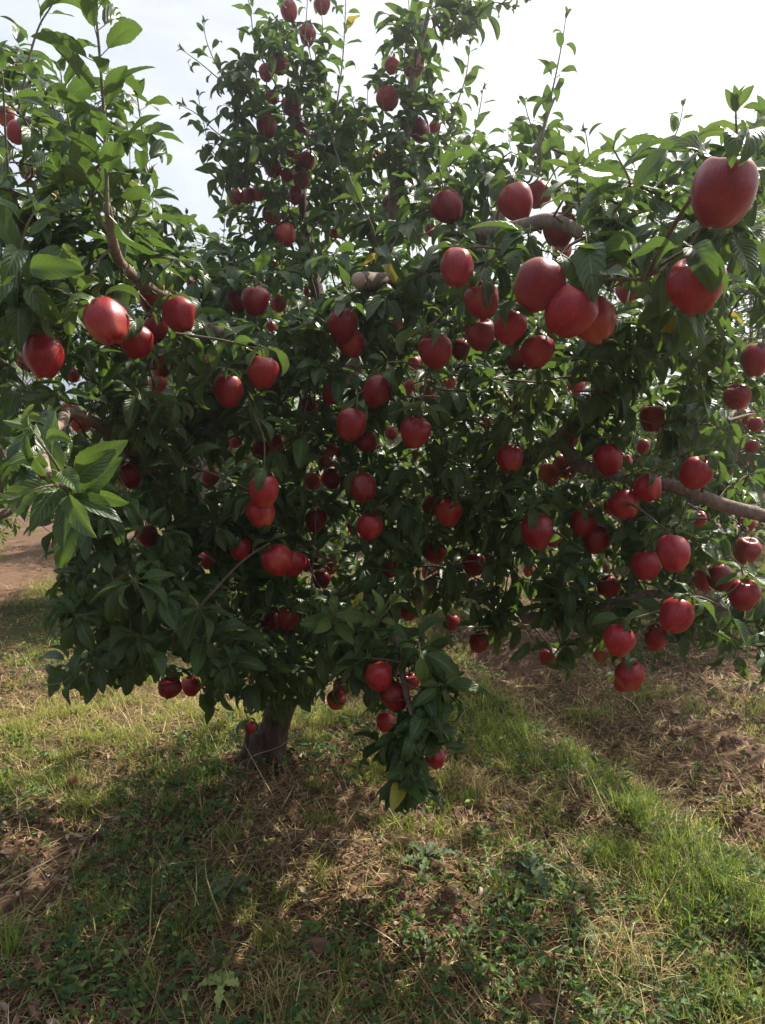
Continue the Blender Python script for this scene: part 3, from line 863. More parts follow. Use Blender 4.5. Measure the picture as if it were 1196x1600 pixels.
# hand-laid upright shoots: (px,py,depth) polyline, radius, leaf size, spacing
SHOOTS = [
 ([(168,330,1.40),(165,220,1.38),(158,110,1.36),(148,0,1.34),(140,-70,1.33)], .0048, .100, .013, 0),
 ([(345,330,2.75),(352,280,2.7),(340,250,2.7),(322,235,2.7)], .003, .075, .024, 1),
 ([(470,120,2.95),(478,40,2.9),(482,-20,2.9)], .0035, .075, .024, 1),
 ([(600,250,2.8),(598,150,2.75),(590,110,2.75)], .003, .075, .024, 1),
 ([(150,330,1.5),(120,240,1.45),(100,150,1.45),(95,110,1.45)], .004, .10, .018, 0),
 ([(210,340,1.6),(225,250,1.55),(215,150,1.5)], .004, .10, .02, 0),
 ([(20,330,1.6),(10,230,1.55),(5,130,1.5),(0,90,1.5)], .004, .10, .018, 0),
 ([(540,330,2.7),(570,220,2.7),(575,140,2.7)], .0035, .08, .022, 1),
 ([(190,400,1.7),(180,300,1.66),(172,210,1.66)], .004, .09, .03, 0),
 ([(205,390,2.2),(204,300,2.2),(203,235,2.2)], .0035, .07, .03, 1),
 ([(236,375,2.4),(238,330,2.4),(241,285,2.4)], .003, .07, .028, 1),
 ([(275,400,2.5),(288,365,2.5),(292,335,2.5)], .003, .06, .028, 1),
 ([(30,170,1.75),(45,95,1.75),(62,40,1.75),(85,0,1.75),(90,-40,1.75)], .004, .07, .032, 0),
 ([(385,150,2.85),(345,125,2.8),(315,100,2.8),(285,78,2.8)], .0035, .065, .03, 1),
 ([(395,150,2.85),(350,120,2.8),(325,70,2.8),(318,35,2.8)], .003, .065, .03, 1),
 ([(400,230,2.85),(350,215,2.8),(310,180,2.8),(285,165,2.8)], .0035, .07, .026, 1),
 ([(380,260,2.85),(335,240,2.8),(318,190,2.8),(310,150,2.8)], .003, .07, .026, 1),
 ([(515,300,2.9),(522,200,2.85),(535,100,2.85),(540,20,2.85),(541,-30,2.85)], .0045, .082, .027, 1),
 ([(430,130,2.9),(400,70,2.9),(392,20,2.9),(385,-20,2.9)], .004, .075, .022, 1),
 ([(560,330,2.6),(500,150,2.95),(505,60,3.0),(500,-10,3.0)], .004, .075, .03, 1),
 ([(640,200,2.8),(632,100,2.75),(640,20,2.75),(630,-40,2.75)], .004, .08, .022, 1),
 ([(690,240,2.7),(712,170,2.65),(728,120,2.65),(735,70,2.65)], .004, .075, .024, 1),
 ([(700,260,2.65),(735,225,2.6),(748,180,2.6),(755,140,2.6)], .0035, .075, .026, 1),
 ([(690,60,2.5),(740,30,2.45),(770,5,2.4),(800,10,2.4)], .004, .08, .02, 1),
 ([(700,50,2.5),(730,-10,2.4),(790,-20,2.4),(820,-5,2.4)], .004, .08, .02, 1),
 ([(830,280,2.05),(850,200,2.1),(866,130,2.12),(878,70,2.15),(885,25,2.15)], .0045, .072, .030, 1),
 ([(840,280,2.0),(845,235,2.0),(828,190,2.0),(820,160,2.0)], .003, .075, .028, 1),
 ([(600,400,1.9),(580,350,1.8),(560,310,1.75),(545,272,1.75)], .0035, .085, .028, 1),
 ([(905,330,1.45),(903,290,1.4),(902,255,1.4)], .0035, .085, .018, 0),
 ([(925,300,1.8),(922,250,1.8),(915,205,1.8)], .003, .06, .028, 1),
 ([(1010,290,2.2),(1040,240,2.2),(1060,200,2.2),(1068,165,2.2)], .0035, .065, .026, 1),
 ([(960,330,1.2),(985,290,1.15),(960,235,1.12)], .003, .10, .03, 0),
 ([(1130,290,1.05),(1150,240,1.02),(1150,175,1.0)], .004, .09, .026, 0),
 ([(1190,300,1.25),(1185,240,1.2),(1192,190,1.2)], .003, .075, .026, 0),
 ([(700,330,1.9),(692,290,1.85),(685,250,1.85)], .003, .085, .022, 1),
 ([(110,800,1.35),(95,740,1.22),(70,700,1.16),(45,665,1.14)], .004, .10, .020, 0),
 ([(120,760,1.35),(100,760,1.2),(70,760,1.15),(30,775,1.13)], .004, .10, .022, 0),
 ([(40,480,1.5),(30,420,1.3),(40,360,1.25),(55,330,1.25)], .004, .11, .022, 0),
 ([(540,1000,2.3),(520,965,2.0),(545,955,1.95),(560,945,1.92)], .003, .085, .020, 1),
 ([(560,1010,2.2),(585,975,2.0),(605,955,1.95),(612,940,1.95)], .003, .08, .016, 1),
 ([(660,1180,2.12),(690,1165,2.08),(715,1160,2.05)], .003, .085, .03, 1),
 ([(650,1180,2.12),(648,1210,2.08),(645,1230,2.06)], .003, .085, .018, 1),
 ([(900,960,2.3),(1000,1010,2.1),(1020,1040,2.05)], .003, .08, .035, 1),
 ([(1050,960,2.1),(1140,1000,1.95),(1150,1030,1.9)], .003, .10, .022, 1),
 ([(810,965,2.45),(835,1000,2.3),(845,1020,2.25)], .003, .09, .022, 1),
 ([(150,1035,2.1),(115,1055,2.0),(95,1070,1.98)], .003, .09, .022, 1),
 ([(1060,720,2.2),(1085,700,2.1),(1090,660,2.05),(1070,640,2.0)], .003, .085, .02, 1),
 ([(340,430,2.7),(348,390,2.7),(352,340,2.7)], .003, .07, .026, 1),
]
YOUNG_OR_LIT = {(560,945): 1.0, (612,940): 1.1, (30,775): .7, (45,665): .7, (545,272): .7, (902,255): .7}  # lower-centre tuft raised further: paler leaf colour stands in for sunlight
for pts, r0, sz, sp, lod in SHOOTS:
    w = [P(*q) for q in pts]
    j = int(np.argmin(np.linalg.norm(buf[:ng] - w[0], axis=1)))
    w = [buf[j]] + w if np.linalg.norm(buf[j] - w[0]) > .01 else w
    sl = Leaves(); st = Tubes()
    stfrac = np.linalg.norm(w[1] - w[0]) / (sum(np.linalg.norm(w[i + 1] - w[i]) for i in range(len(w) - 1))) if len(w) > len(pts) else 0
    shoot(sl, st, w, r0, sz, sp, YOUNG_OR_LIT.get(pts[-1][:2], .3), lod, start=min(.5, stfrac * .8))
    so = child('shoot', st.mesh('shoot'), M_SHOOT)
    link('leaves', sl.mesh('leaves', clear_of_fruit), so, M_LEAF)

PCLR_KEEP = PCLR.copy(); PCLR = PCLR * .32
crown = child('crown', LV.mesh('crown', lambda q: clear_of_fruit(q, pc=PCLR_KEEP)), M_LEAF)
child('spur_leaves', SPUR.mesh('spur_leaves', lambda q: clear_of_fruit(q, pc=PCLR)), M_LEAF)
child('twigs', TW.mesh('twigs'), M_TWIG)

# ---------------------------------------------------------------- orchard behind
def orchard_tree(seed, H, R, nros, leafsize, lod=2):
    r = np.random.default_rng(seed)
    root = empty('apple_tree')
    T = Tubes()
    tp = spline([(0, 0, -.05), (.02, .02, .3), (-.03, .03, .7), (.0, 0, 1.0)], 6)
    T.add(tp, np.linspace(.11, .075, len(tp)), 12, rough=.15)
    link('trunk', T.mesh('trunk'), root, M_BARK)
    sk = []
    for k in range(7):
        if k == 0: end = np.array([r.uniform(-.1, .1), r.uniform(-.1, .1), H - .2]); st_ = np.array([0, 0, .95])
        else:
            a = k * 1.05 + r.uniform(-.3, .3); st_ = np.array([0, 0, r.uniform(.7, 1.5)])
            end = np.array([math.cos(a) * R * .85, math.sin(a) * R * .85, st_[2] + r.uniform(.3, 1.2)])
        mid = (st_ + end) / 2 + r.normal(0, .12, 3)
        c = spline([st_, mid, end], 8); b = Tubes(); b.add(c, np.linspace(.05, .008, len(c)), 8, rough=.1)
        link('branch', b.mesh('branch'), root, M_LIMB); sk.append(c)
    nd = np.concatenate(sk); L = Leaves(); tw = Tubes(); fr = []
    lumps = [np.array([math.cos(a) * R * q, math.sin(a) * R * q, h]) for a, q, h in zip(r.uniform(0, 6.3, 16), r.uniform(.2, .8, 16), r.uniform(.75, H - .25, 16))]
    for i in range(nros):
        c = lumps[r.integers(0, 16)]
        p = c + r.normal(0, .30, 3) * np.array([1, 1, .8])
        if p[2] < .5: p[2] = .5 + r.random() * .3
        D = np.linalg.norm(nd - p, axis=1); j = int(np.argmin(D)); q = nd[j]
        tw.add([q, (p + q) / 2 + [0, 0, .04], p], [.006, .004, .002], 4, cap=False)
        rosette(L, p, p - np.array([0, 0, 1.3]) + [0, 0, .8], leafsize, 8, .15, lod, r=r)
        if i % 14 == 0: fr.append(p + np.array([0, 0, -.07]))
    for k in range(14):                                        # upright shoots on top
        a = r.uniform(0, 6.3); q = r.uniform(0, .8) * R
        b0 = np.array([math.cos(a) * q, math.sin(a) * q, H - .7 - .4 * q / R]); j = int(np.argmin(np.linalg.norm(nd - b0, axis=1)))
        shoot(L, tw, [nd[j], b0, b0 + [r.normal(0, .06), r.normal(0, .06), r.uniform(.5, .95)]], .006, leafsize * .95, .05, .4, lod, start=.25, r=r)
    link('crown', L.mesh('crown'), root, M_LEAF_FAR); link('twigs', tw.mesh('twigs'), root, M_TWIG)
    af = Tubes()
    for p in fr:
        o = bpy.data.objects.new('fruit', APPLES[int(r.integers(0, 7))]); COL.objects.link(o); o.parent = root; o.location = p
        o.rotation_euler = (r.uniform(-.3, .3), r.uniform(-.3, .3), r.uniform(0, 6)); o.scale = (.95,) * 3
    return root

def copy_tree(o, parent=None):
    c = o.copy(); COL.objects.link(c); c.parent = parent
    for ch in [x for x in bpy.data.objects if x.parent == o]: copy_tree(ch, c)
    return c

protoA = orchard_tree(11, 3.5, 1.45, 1000, .10, 2)
protoB = orchard_tree(12, 3.3, 1.55, 1000, .10, 2)
BACK = [  # x, y, rotation, scale, proto, label
 (2.35, 5.7, .4, 1.0, 'A', 'apple tree behind the right side, filling the view beside the big right limb'),
 (.65, 7.3, 1.9, .96, 'B', 'background apple tree glimpsed through gaps right of the centre'),
 (-1.25, 7.6, 3.1, .98, 'A', 'background apple tree glimpsed through gaps left of the centre'),
 (-3.6, 6.6, 5.0, .98, 'B', 'background apple tree behind the left edge of the photo'),
 (4.6, 7.6, 2.6, 1.02, 'A', 'background apple tree at the right edge, behind the nearer right one'),
 (2.6, 10.6, 4.1, 1.0, 'B', 'distant apple tree in the second row, seen through leaves at far right'),
 (0.1, 11.2, 0.9, 1.0, 'A', 'distant apple tree in the second row, behind the centre'),
 (-2.8, 11.4, 2.2, 1.0, 'B', 'distant apple tree in the second row, behind the left half'),
 (-6.4, 11.0, 3.3, 1.0, 'A', 'distant apple tree in the second row, farthest left'),
 (6.2, 11.5, 5.2, 1.0, 'B', 'distant apple tree in the second row, farthest right'),
]
used = {'A': False, 'B': False}
for (x, y, rz, s_, pr, lab) in BACK:
    src = protoA if pr == 'A' else protoB
    o = src if not used[pr] else copy_tree(src)
    used[pr] = True
    o.location = (x, y, 0); o.rotation_euler = (0, 0, rz); o.scale = (s_, s_, s_)
    tag(o, lab, 'tree', 'orchard trees in the rows behind')

# far orchard as one mass
FL = Leaves(); r = np.random.default_rng(77)
for i in range(9000):
    x = r.uniform(-30, 30); y = r.uniform(20, 30) ; z = r.uniform(.0, 3.2 + .5 * math.sin(x * 1.6) + .4 * math.sin(x * .7))
    f = norm(r.normal(0, 1, 3)); FL.add(np.array([x, y, z]), f, norm(r.normal(0, .5, 3) + [0, 0, 1]), r.uniform(.35, .65), .2, 2)
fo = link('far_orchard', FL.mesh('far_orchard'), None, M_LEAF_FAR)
tag(fo, 'mass of distant orchard trees along the horizon seen through gaps in leaves', 'orchard', kind='stuff')

# ---------------------------------------------------------------- ground
def vnoise(x, y, s, seed=0):
    x = np.asarray(x) / s + seed * 17.3; y = np.asarray(y) / s + seed * 9.1
    xi = np.floor(x).astype(int); yi = np.floor(y).astype(int); fx = x - xi; fy = y - yi
    fx = fx * fx * (3 - 2 * fx); fy = fy * fy * (3 - 2 * fy)
    def h(a, b): 
        n_ = (a * 374761393 + b * 668265263 + seed * 1274126177) & 0x7fffffff
        n_ = ((n_ ^ (n_ >> 13)) * 1274126177) & 0x7fffffff
        return ((n_ ^ (n_ >> 16)) & 0xffff) / 65535.0
    return (h(xi, yi) * (1 - fx) * (1 - fy) + h(xi + 1, yi) * fx * (1 - fy) + h(xi, yi + 1) * (1 - fx) * fy + h(xi + 1, yi + 1) * fx * fy) * 2 - 1

def strip_d(x, y):
    """signed distance right of the grassy edge line"""
    ax, ay, bx, by = 1.22, 2.0, .40, 4.75
    L_ = math.hypot(bx - ax, by - ay); nx, ny = (by - ay) / L_, -(bx - ax) / L_
    return (x - ax) * nx + (y - ay) * ny + .06 * vnoise(x, y, .5, 3)

def height(x, y):
    s = strip_d(x, y)
    h = .035 * vnoise(x, y, .9, 1) + .024 * vnoise(x, y, .33, 2)
    fine = .008 * vnoise(x, y, .11, 4) + .006 * vnoise(x, y, .05, 5)
    rut = -.085 * np.exp(-((s - .38) / .17) ** 2) + .06 * np.exp(-((s - .95) / .3) ** 2) + .03 * np.exp(-(s / .16) ** 2)
    clod = np.where(s > .15, 1.0, .35)
    h = h + fine + rut + clod * (.022 * np.maximum(0, vnoise(x, y, .13, 6)) + .018 * np.maximum(0, vnoise(x, y, .06, 7)))
    dt = np.hypot(x - BASE[0], y - BASE[1]); h = h + .05 * np.exp(-(dt / .35) ** 2)
    far = np.clip((np.hypot(x, y) - 12) / 20, 0, 1)
    return h * (1 - far)

def axis_coords(lo, hi, step, far, g=1.16):
    c = list(np.arange(lo, hi + 1e-6, step)); s = step; v = hi
    while v < far: s *= g; v += s; c.append(v)
    s = step; v = lo; pre = []
    while v > -far: s *= g; v -= s; pre.append(v)
    return np.array(pre[::-1] + c)
gx = axis_coords(-3.2, 4.0, .022, 400); gy = axis_coords(1.1, 6.5, .022, 400)
X, Y = np.meshgrid(gx, gy); Z = height(X, Y)
nxg, nyg = len(gx), len(gy)
idx = np.arange(nxg * nyg).reshape(nyg, nxg)
F = np.stack([idx[:-1, :-1], idx[:-1, 1:], idx[1:, 1:], idx[1:, :-1]], -1).reshape(-1, 4)
S = strip_d(X, Y)
def green_amount(x, y):
    s = strip_d(x, y)
    g = .55 * np.exp(-((s + .02) / .11) ** 2) * np.clip(.75 + .6 * vnoise(x, y, .3, 18), .2, 1)
    g = np.maximum(g, .55 * np.clip((y - 2.6) / 1.2, 0, 1) * (s < 0) * np.clip(.7 + .8 * vnoise(x, y, .5, 8), 0, 1))
    g = np.maximum(g, np.clip(.15 + .7 * vnoise(x, y, .42, 9), 0, 1) * (s < .1) * .5)
    g = np.maximum(g, np.clip(-.2 + .9 * vnoise(x, y, .6, 10), 0, 1) * .5)
    g = np.maximum(g, .6 * (y > 5.5))
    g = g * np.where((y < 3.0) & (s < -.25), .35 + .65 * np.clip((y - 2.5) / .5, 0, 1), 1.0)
    g = g * (1 - .85 * np.exp(-(np.hypot(x - BASE[0] - .15, (y - BASE[1] + .35) * .8) / .5) ** 2))
    g = g * (1 - .97 * np.clip((-x - 3.3 - .12 * (y - 7)) / .4, 0, 1) * np.clip((y - 6.2) / .8, 0, 1))
    return np.clip(g, 0.03, 1)
soil = np.clip((S - .2) / .3, 0, 1) * np.clip(.75 + .5 * vnoise(X, Y, .5, 11), 0, 1)
soil = np.maximum(soil, np.clip(vnoise(X, Y, .5, 12) * 1.1 - .15, 0, 1) * .8)
soil = np.maximum(soil, np.clip((-X - 3.3 - .12 * (Y - 7)) / .4, 0, 1) * np.clip((Y - 6.2) / .8, 0, 1))
soil = np.maximum(soil, .9 * np.exp(-(np.hypot(X - BASE[0] - .15, (Y - BASE[1] + .35) * .8) / .55) ** 2))
gme = build_mesh('ground', np.stack([X, Y, Z], -1).reshape(-1, 3), F, None, {'soil': soil.ravel(), 'green': green_amount(X, Y).ravel()})
m, n, l = new_mat('orchard_soil')
out = n.new('ShaderNodeOutputMaterial'); bs = n.new('ShaderNodeBsdfPrincipled')
a1 = noise_(n, l, 14, 8, .7); a2 = noise_(n, l, 70, 6, .7); a3 = noise_(n, l, 2.2, 4, .6)
soilc = ramp(n, l, a2, [(.3, (.075, .042, .028)), (.5, (.15, .088, .056)), (.72, (.25, .16, .105))])
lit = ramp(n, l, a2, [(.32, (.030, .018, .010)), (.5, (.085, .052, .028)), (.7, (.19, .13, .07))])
grn = ramp(n, l, a1, [(.3, (.035, .06, .018)), (.6, (.09, .12, .03)), (.8, (.18, .18, .07))])
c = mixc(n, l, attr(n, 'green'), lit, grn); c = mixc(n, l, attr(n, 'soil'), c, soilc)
c = mixc(n, l, math_(n, l, 'MULTIPLY', a3, .4), c, mixc(n, l, .5, c, (.10, .055, .04)))
l.new(c, bs.inputs['Base Color']); bs.inputs['Roughness'].default_value = .95; bs.inputs['Specular IOR Level'].default_value = .15
bm = n.new('ShaderNodeBump'); bm.inputs['Strength'].default_value = 1; bm.inputs['Distance'].default_value = .012
l.new(math_(n, l, 'ADD', a2, a1), bm.inputs['Height']); l.new(bm.outputs[0], bs.inputs['Normal']); l.new(bs.outputs[0], out.inputs[0])
go = link('ground', gme, None, m); tag(go, kind='structure')

# ---------------------------------------------------------------- ground cover
def scatter(N, r, near=1.25, far=9.0, power=1.6):
    """points over the visible wedge of ground, denser near the camera"""
    u = r.random(N); y = near + (far - near) * u ** power
    half = .60 * y + .5
    x = r.uniform(-1, 1, N) * half
    return x, y

def strands(N, x, y, ln, wid, lean, curl, rnd, r, z0=0.0, segs=4, az=None):
    """curved flat blades. ln, wid, lean, rnd arrays. returns V,F,attr"""
    az = r.uniform(0, 2 * math.pi, N) if az is None else az
    t = np.linspace(0, 1, segs + 1)
    th0 = lean; V = np.zeros((N, segs + 1, 2, 3))
    hx = np.zeros(N); hz = np.zeros(N)
    lat = r.uniform(-1, 1, N) * curl * .7
    side_az = az + math.pi / 2
    gz = height(x, y) + z0
    px_, py_, pz_ = x.copy(), y.copy(), gz.copy()
    a = az.copy(); th = th0.copy()
    for k in range(segs + 1):
        w = wid * (1 - (k / segs) ** 1.5 * .92) * .5
        sx, sy = -np.sin(a) * w, np.cos(a) * w
        V[:, k, 0] = np.stack([px_ - sx, py_ - sy, pz_], 1); V[:, k, 1] = np.stack([px_ + sx, py_ + sy, pz_ + w * .3], 1)
        st_ = ln / segs
        px_ = px_ + np.sin(th) * np.cos(a) * st_; py_ = py_ + np.sin(th) * np.sin(a) * st_
        pz_ = np.maximum(pz_ + np.cos(th) * st_, height(px_, py_) + .004)
        th = th + curl / segs; a = a + lat / segs * 1.5
    n_ = 2 * (segs + 1)
    base = (np.arange(N) * n_)[:, None, None]
    q = np.array([[2 * k, 2 * k + 1, 2 * k + 3, 2 * k + 2] for k in range(segs)])
    return V.reshape(-1, 3), (q[None] + base).reshape(-1, 4), np.repeat(rnd, n_)

r = np.random.default_rng(21)
def grass_layer(N, far, power, hmul, seed):
    r = np.random.default_rng(seed)
    tuftx, tufty = scatter(N // 9, r, far=far, power=power)
    g = green_amount(tuftx, tufty); keep = r.random(len(g)) < g
    tuftx, tufty, g = tuftx[keep], tufty[keep], g[keep]
    k = r.integers(0, len(tuftx), N)
    sp = r.normal(0, .022, (N, 2)) * (1 + .25 * tufty[k][:, None])
    x = tuftx[k] + sp[:, 0]; y = tufty[k] + sp[:, 1]
    sd_ = strip_d(x, y)
    onstrip = np.exp(-(sd_ / .25) ** 2)
    ln = r.uniform(.035, .10, N) * hmul * (1 + .55 * onstrip) * (1 + .04 * y)
    wid = r.uniform(.0018, .0038, N) * (1 + .16 * y)
    lean = np.abs(r.normal(.25, .35, N)); curl = r.uniform(.3, 1.9, N)
    rnd = np.clip(r.normal(.45, .2, N) - .06 * onstrip + .28 * np.clip((y - 2.7) / .8, 0, 1) + .35 * np.clip(vnoise(x, y, .7, 14), 0, 1) * (onstrip < .4) , 0, 1)
    return strands(N, x, y, ln, wid, lean, curl, rnd, r)
def merge(parts):
    V, F, A = [], [], []; o_ = 0
    for v, f, a in parts: V.append(v); F.append(f + o_); A.append(a); o_ += len(v)
    return np.concatenate(V), np.concatenate(F), np.concatenate(A)
V, F, A = merge([grass_layer(20000, 4.2, 1.1, .85, 31), grass_layer(20000, 10, 1.5, .95, 32)])
o = link('grass', build_mesh('grass', V, F, None, {'rnd': A}), None, M_GRASS)
tag(o, 'green and yellowing grass tufts growing over the orchard floor', 'grass', kind='stuff')

def straw_layer(N, far, power, seed, lmin, lmax, w):
    r = np.random.default_rng(seed)
    x, y = scatter(N, r, far=far, power=power)
    dens = np.clip(.75 + .6 * vnoise(x, y, .5, 15) - .05 * (strip_d(x, y) > .3), .12, 1)
    k = r.random(N) < dens; x, y = x[k], y[k]; N = len(x)
    ln = r.uniform(lmin, lmax, N); wid = w * r.uniform(.6, 1.3, N) * (1 + .15 * y)
    lean = r.uniform(1.15, 1.55, N); curl = r.uniform(-.5, .9, N)
    flat = r.random(N) < .25; lean[flat] = r.uniform(.5, 1.2, flat.sum())
    rnd = np.clip(r.normal(.5, .24, N), 0, 1)
    return strands(N, x, y, ln, wid, lean, curl, rnd, r, z0=.006)
V, F, A = merge([straw_layer(70000, 4.6, 1.2, 41, .015, .08, .0024), straw_layer(42000, 10, 1.5, 42, .05, .14, .003), straw_layer(1100, 5, 1.2, 43, .14, .40, .0032)])
o = link('dry_straw', build_mesh('dry_straw', V, F, None, {'rnd': A}), None, M_STRAW)
tag(o, 'dry mown straw and dead stalks lying over the soil', 'straw', kind='stuff')

def leaf_scatter(N, far, power, seed, s0, s1, flat, clump=None, zoff=.012, weed=False):
    r = np.random.default_rng(seed); L = Leaves()
    x, y = scatter(N, r, far=far, power=power)
    if clump is not None:
        k = r.random(N) < clump(x, y); x, y = x[k], y[k]
    z = height(x, y)
    for i in range(len(x)):
        cnt = int(r.integers(3, 7)) if weed else 1
        for _ in range(cnt):
            a = r.uniform(0, 6.3); up = r.uniform(.1, .9) if weed else r.uniform(-.1, .3)
            f = norm([math.cos(a), math.sin(a), up]); s_ = r.uniform(s0, s1)
            off = np.array([r.normal(0, .012), r.normal(0, .012), r.uniform(.0, .035)]) if weed else np.zeros(3)
            L.add(np.array([x[i], y[i], z[i] + zoff]) + off, f, norm(np.array([0, 0, 1.0]) + r.normal(0, flat, 3)), s_, 0, 2)
    return L
wl_ = leaf_scatter(17000, 7, 1.25, 51, .012, .044, .7, lambda x, y: np.clip(.35 + .9 * vnoise(x, y, .45, 16) - .5 * (strip_d(x, y) > .25), .04, 1), .010, True)
o = link('weeds', wl_.mesh('weeds'), None, M_WEED); tag(o, 'low broad-leaved weeds growing among straw under the tree', 'weeds', kind='stuff')
li_ = leaf_scatter(24000, 6, 1.2, 52, .012, .055, .7, lambda x, y: np.clip(.4 + .7 * vnoise(x, y, .4, 17) + .6 * np.exp(-(np.hypot(x - BASE[0] - .15, (y - BASE[1] + .35) * .8) / .6) ** 2), .08, 1), .012)
o = link('leaf_litter', li_.mesh('leaf_litter'), None, M_LITTER); tag(o, 'brown curled fallen leaves scattered on the ground', 'leaf litter', kind='stuff')

# soil clods
r = np.random.default_rng(61)
VV, FF = [], []; off = 0
ico = [(0,0,1),(.894,0,.447),(.276,.851,.447),(-.724,.526,.447),(-.724,-.526,.447),(.276,-.851,.447),(.724,.526,-.447),(-.276,.851,-.447),(-.894,0,-.447),(-.276,-.851,-.447),(.724,-.526,-.447),(0,0,-1)]
icf = [(0,1,2),(0,2,3),(0,3,4),(0,4,5),(0,5,1),(1,6,2),(2,7,3),(3,8,4),(4,9,5),(5,10,1),(2,6,7),(3,7,8),(4,8,9),(5,9,10),(1,10,6),(6,11,7),(7,11,8),(8,11,9),(9,11,10),(10,11,6)]
def sub(V, F):
    V = [np.array(v) for v in V]; mid = {}; out_ = []
    def g(a, b):
        k = (min(a, b), max(a, b))
        if k not in mid: mid[k] = len(V); V.append(norm(V[a] + V[b]))
        return mid[k]
    for a, b, c in F:
        ab, bc, ca = g(a, b), g(b, c), g(c, a); out_ += [(a, ab, ca), (b, bc, ab), (c, ca, bc), (ab, bc, ca)]
    return np.array(V), np.array(out_)
sv, sf = sub(ico, icf)
x, y = scatter(5200, r, far=7, power=1.3)
k = r.random(len(x)) < np.where(strip_d(x, y) > .15, .75, .22); x, y = x[k], y[k]
z = height(x, y)
for i in range(len(x)):
    s_ = r.uniform(.004, .016) * (1 + (r.random() < .03) * 1.0)
    v = sv * (1 + r.normal(0, .13, (len(sv), 1))) * s_ * r.uniform(.7, 1.3, 3) + [x[i], y[i], z[i] + s_ * .3]
    VV.append(v); FF.append(sf + off); off += len(v)
o = link('soil_clods', build_mesh('soil_clods', np.concatenate(VV), None, np.concatenate(FF), smooth=False), None, plain('soil_clod', (.15, .085, .055), .95, .45, 60))
tag(o, 'crumbled reddish brown soil clods on the tilled strip', 'soil', kind='stuff')

# fallen apple
gp = P(110, 1223, 3.3); o = bpy.data.objects.new('apple', APPLES[2]); COL.objects.link(o)
d = (height(np.array([-1.36]), np.array([3.12])))[0]
o.location = (-1.36, 3.12, d + .012); o.rotation_euler = (1.3, .3, .5); o.scale = (.62,) * 3
tag(o, 'fallen red apple lying in the grass left of the trunk', 'apple')
s = bpy.data.objects.new('stalk', STALK); COL.objects.link(s); s.parent = o

# ---------------------------------------------------------------- single plants and bits on the ground
def gpt(px, py):
    """ground point seen at a photo pixel"""
    q = P(px, py, 1.0) - CAM
    t = -CAM[2] / q[2]
    p = CAM + q * t
    p[2] = height(np.array([p[0]]), np.array([p[1]]))[0]
    return p

def lobed_leaf(L_, lobes, w, droop, r):
    """jagged weed leaf along +x, V and quads"""
    V = []; F = []
    n_ = lobes * 4
    for i in range(n_ + 1):
        t = i / n_
        ww = w * math.sin(math.pi * min(.98, t * .9 + .08)) * (.55 + .45 * abs(math.sin(t * lobes * math.pi))) 
        x_ = t * L_ * (1 - .15 * t); z_ = L_ * (.35 * t - droop * t * t)
        fw = .25 * ww
        V += [(x_ + fw, -ww, z_ + ww * .5 + r.uniform(-.003, .003)), (x_, 0, z_), (x_ + fw, ww, z_ + ww * .5 + r.uniform(-.003, .003))]
        if i < n_:
            b = i * 3; F += [(b, b + 1, b + 4, b + 3), (b + 1, b + 2, b + 5, b + 4)]
    return np.array(V), np.array(F)

def weed_plant(px, py, nleaf, L_, w, mat, label, seed, lobes=5, h=.05):
    r = np.random.default_rng(seed); p = gpt(px, py)
    root = empty('weed_plant', p); tag(root, label, 'weed', None)
    st = Tubes(); top = np.array([r.normal(0, .01), r.normal(0, .01), h])
    st.add(spline([(0, 0, -.02), top * .5 + [.004, 0, 0], top], 4), np.linspace(.003, .0018, 9), 6)
    link('stem', st.mesh('stem'), root, M_SHOOT)
    for k in range(nleaf):
        V, F = lobed_leaf(L_ * r.uniform(.7, 1.15), lobes, w * r.uniform(.8, 1.2), r.uniform(.2, .75), r)
        a = k * 2.4 + r.uniform(-.3, .3); c_, s_ = math.cos(a), math.sin(a)
        V = np.stack([V[:, 0] * c_ - V[:, 1] * s_, V[:, 0] * s_ + V[:, 1] * c_, V[:, 2]], 1) + top * r.uniform(.1, 1)
        link('leaf', build_mesh('leaf', V, F, None, {'rnd': np.full(len(V), r.uniform(.2, 1))}), root, mat)
    return root
M_PALE = blade_mat('pale_weed_leaf', [(0, (.16, .22, .07)), (1, (.42, .48, .16))], (.5, .6, .1), .3)
M_GREY = blade_mat('grey_weed_leaf', [(0, (.05, .085, .035)), (1, (.14, .19, .10))], (.2, .3, .1), .2)
weed_plant(345, 1545, 7, .085, .016, M_PALE, 'small pale yellow-green jagged weed at the bottom, left of the middle', 1, 4, .05)
weed_plant(830, 1375, 9, .13, .020, M_GREY, 'grey-green jagged weed in the grass left of the green strip at right', 2, 6, .05)
weed_plant(660, 1350, 8, .12, .020, M_GREY, 'grey-green jagged weed right below the low hanging branch tip', 3, 6, .04)
weed_plant(350, 1410, 8, .11, .018, M_GREY, 'pale-tipped jagged weed in the dark shade, lower left of the trunk', 6, 6, .04)

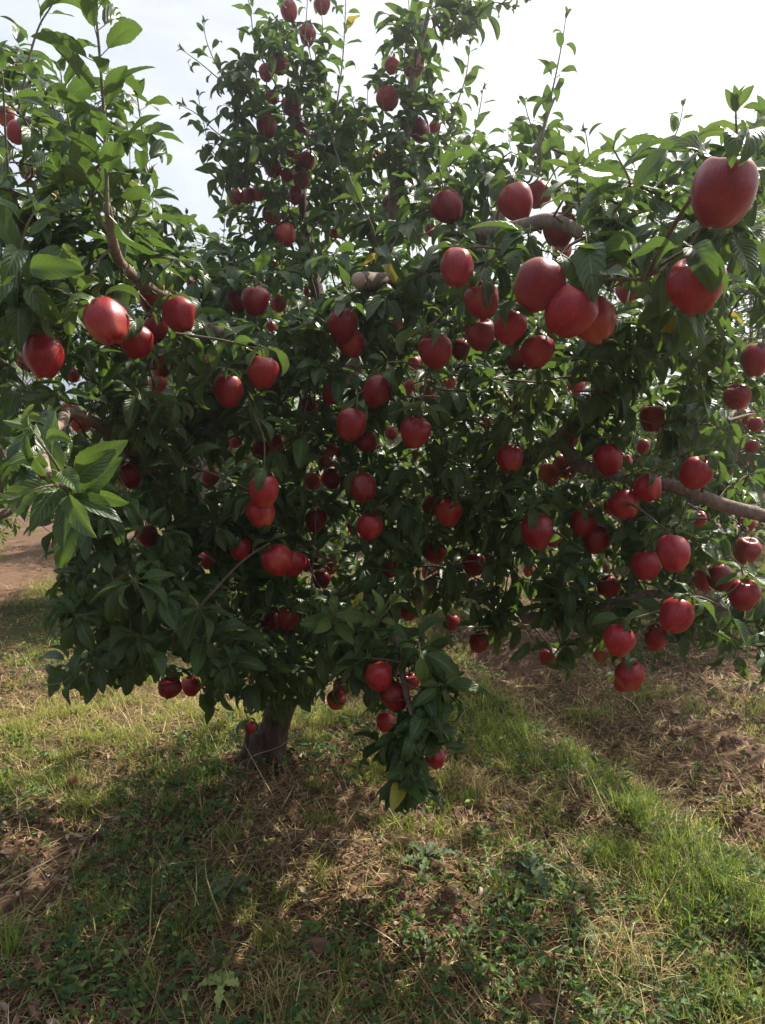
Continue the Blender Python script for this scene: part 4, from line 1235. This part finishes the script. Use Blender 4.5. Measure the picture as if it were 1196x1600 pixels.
def tuft(px, py, nb, ln, spread, mat, lo, hi, label, seed, wid=.004):
    r = np.random.default_rng(seed); p = gpt(px, py)
    x = p[0] + r.normal(0, spread, nb); y = p[1] + r.normal(0, spread, nb)
    V, F, A = strands(nb, x, y, r.uniform(.5, 1.1, nb) * ln, np.full(nb, wid) * r.uniform(.6, 1.2, nb), np.abs(r.normal(.25, .3, nb)), r.uniform(.3, 1.8, nb), r.uniform(lo, hi, nb), r, segs=6)
    o = link('grass_clump', build_mesh('grass_clump', V - p, F, None, {'rnd': A}), None, mat); o.location = p
    tag(o, label, 'grass clump')
tuft(15, 1490, 50, .17, .03, M_GRASS, .3, .75, 'yellow-green grass clump cut by the left photo edge near the bottom', 1, .006)
tuft(975, 1500, 190, .16, .06, M_STRAW, .5, .95, 'golden dry grass clump beside the green strip at lower right', 2)
tuft(745, 1235, 120, .15, .05, M_STRAW, .45, .9, 'dry golden grass clump right of the hanging branch tip', 3)
tuft(1075, 1440, 150, .17, .06, M_GRASS, .2, .6, 'tall fresh green grass clump on the strip at lower right', 4)
tuft(1150, 1560, 150, .17, .06, M_GRASS, .2, .7, 'dense green grass clump in the lower right corner', 5)
tuft(430, 1560, 70, .14, .03, M_STRAW, .3, .8, 'small dry grass clump at the bottom, right of the pale weed', 6)
tuft(330, 1230, 80, .13, .05, M_GRASS, .2, .6, 'green grass clump left of the trunk base', 7)

# pale dry vine across the trunk
vb = [P(492, 1010, 3.12), P(494, 1090, 3.14), P(478, 1130, 3.16), P(440, 1165, 3.17), P(395, 1182, 3.2), P(385, 1205, 3.22)]
tv = Tubes(); c = spline(vb, 6); tv.add(c, np.linspace(.0014, .0022, len(c)), 6)
o = link('dry_vine', tv.mesh('dry_vine'), None, plain('dry_vine', (.28, .23, .16), .7)); tag(o, 'thin pale dry vine curving across the front of the dark trunk', 'vine')
# two fallen dry stems on the tilled strip
for k, (a, b, lab) in enumerate([((920, 1230), (1110, 1185), 'long pale dry stem lying on the tilled soil at right'), ((655, 1500), (560, 1590), 'long pale dry stem lying at the bottom centre')]):
    A_, B_ = gpt(*a), gpt(*b); tv = Tubes(); mid = (A_ + B_) / 2 + [.02, .03, .01]
    c = spline([A_ + [0, 0, .018], mid + [0, 0, .02], B_ + [0, 0, .015]], 8); tv.add(c, np.linspace(.003, .0015, len(c)), 6)
    o = link('fallen_straw', tv.mesh('dry_stem'), None, M_STRAW); tag(o, lab, 'stem')

# ---------------------------------------------------------------- air
bpy.ops.mesh.primitive_cube_add(size=1)
hz = bpy.context.object; hz.name = 'haze'
hz.scale = (900, 900, 9); hz.location = (0, 0, 3.2)
m, n, l = new_mat('sunlit_air'); out = n.new('ShaderNodeOutputMaterial'); pv = n.new('ShaderNodeVolumePrincipled')
pv.inputs['Density'].default_value = .010; pv.inputs['Color'].default_value = (.9, .93, 1, 1); pv.inputs['Anisotropy'].default_value = .84
l.new(pv.outputs[0], out.inputs['Volume']); hz.data.materials.append(m)
tag(hz, kind='stuff')
hz['label'] = 'pale sunlit haze in the air of the orchard'
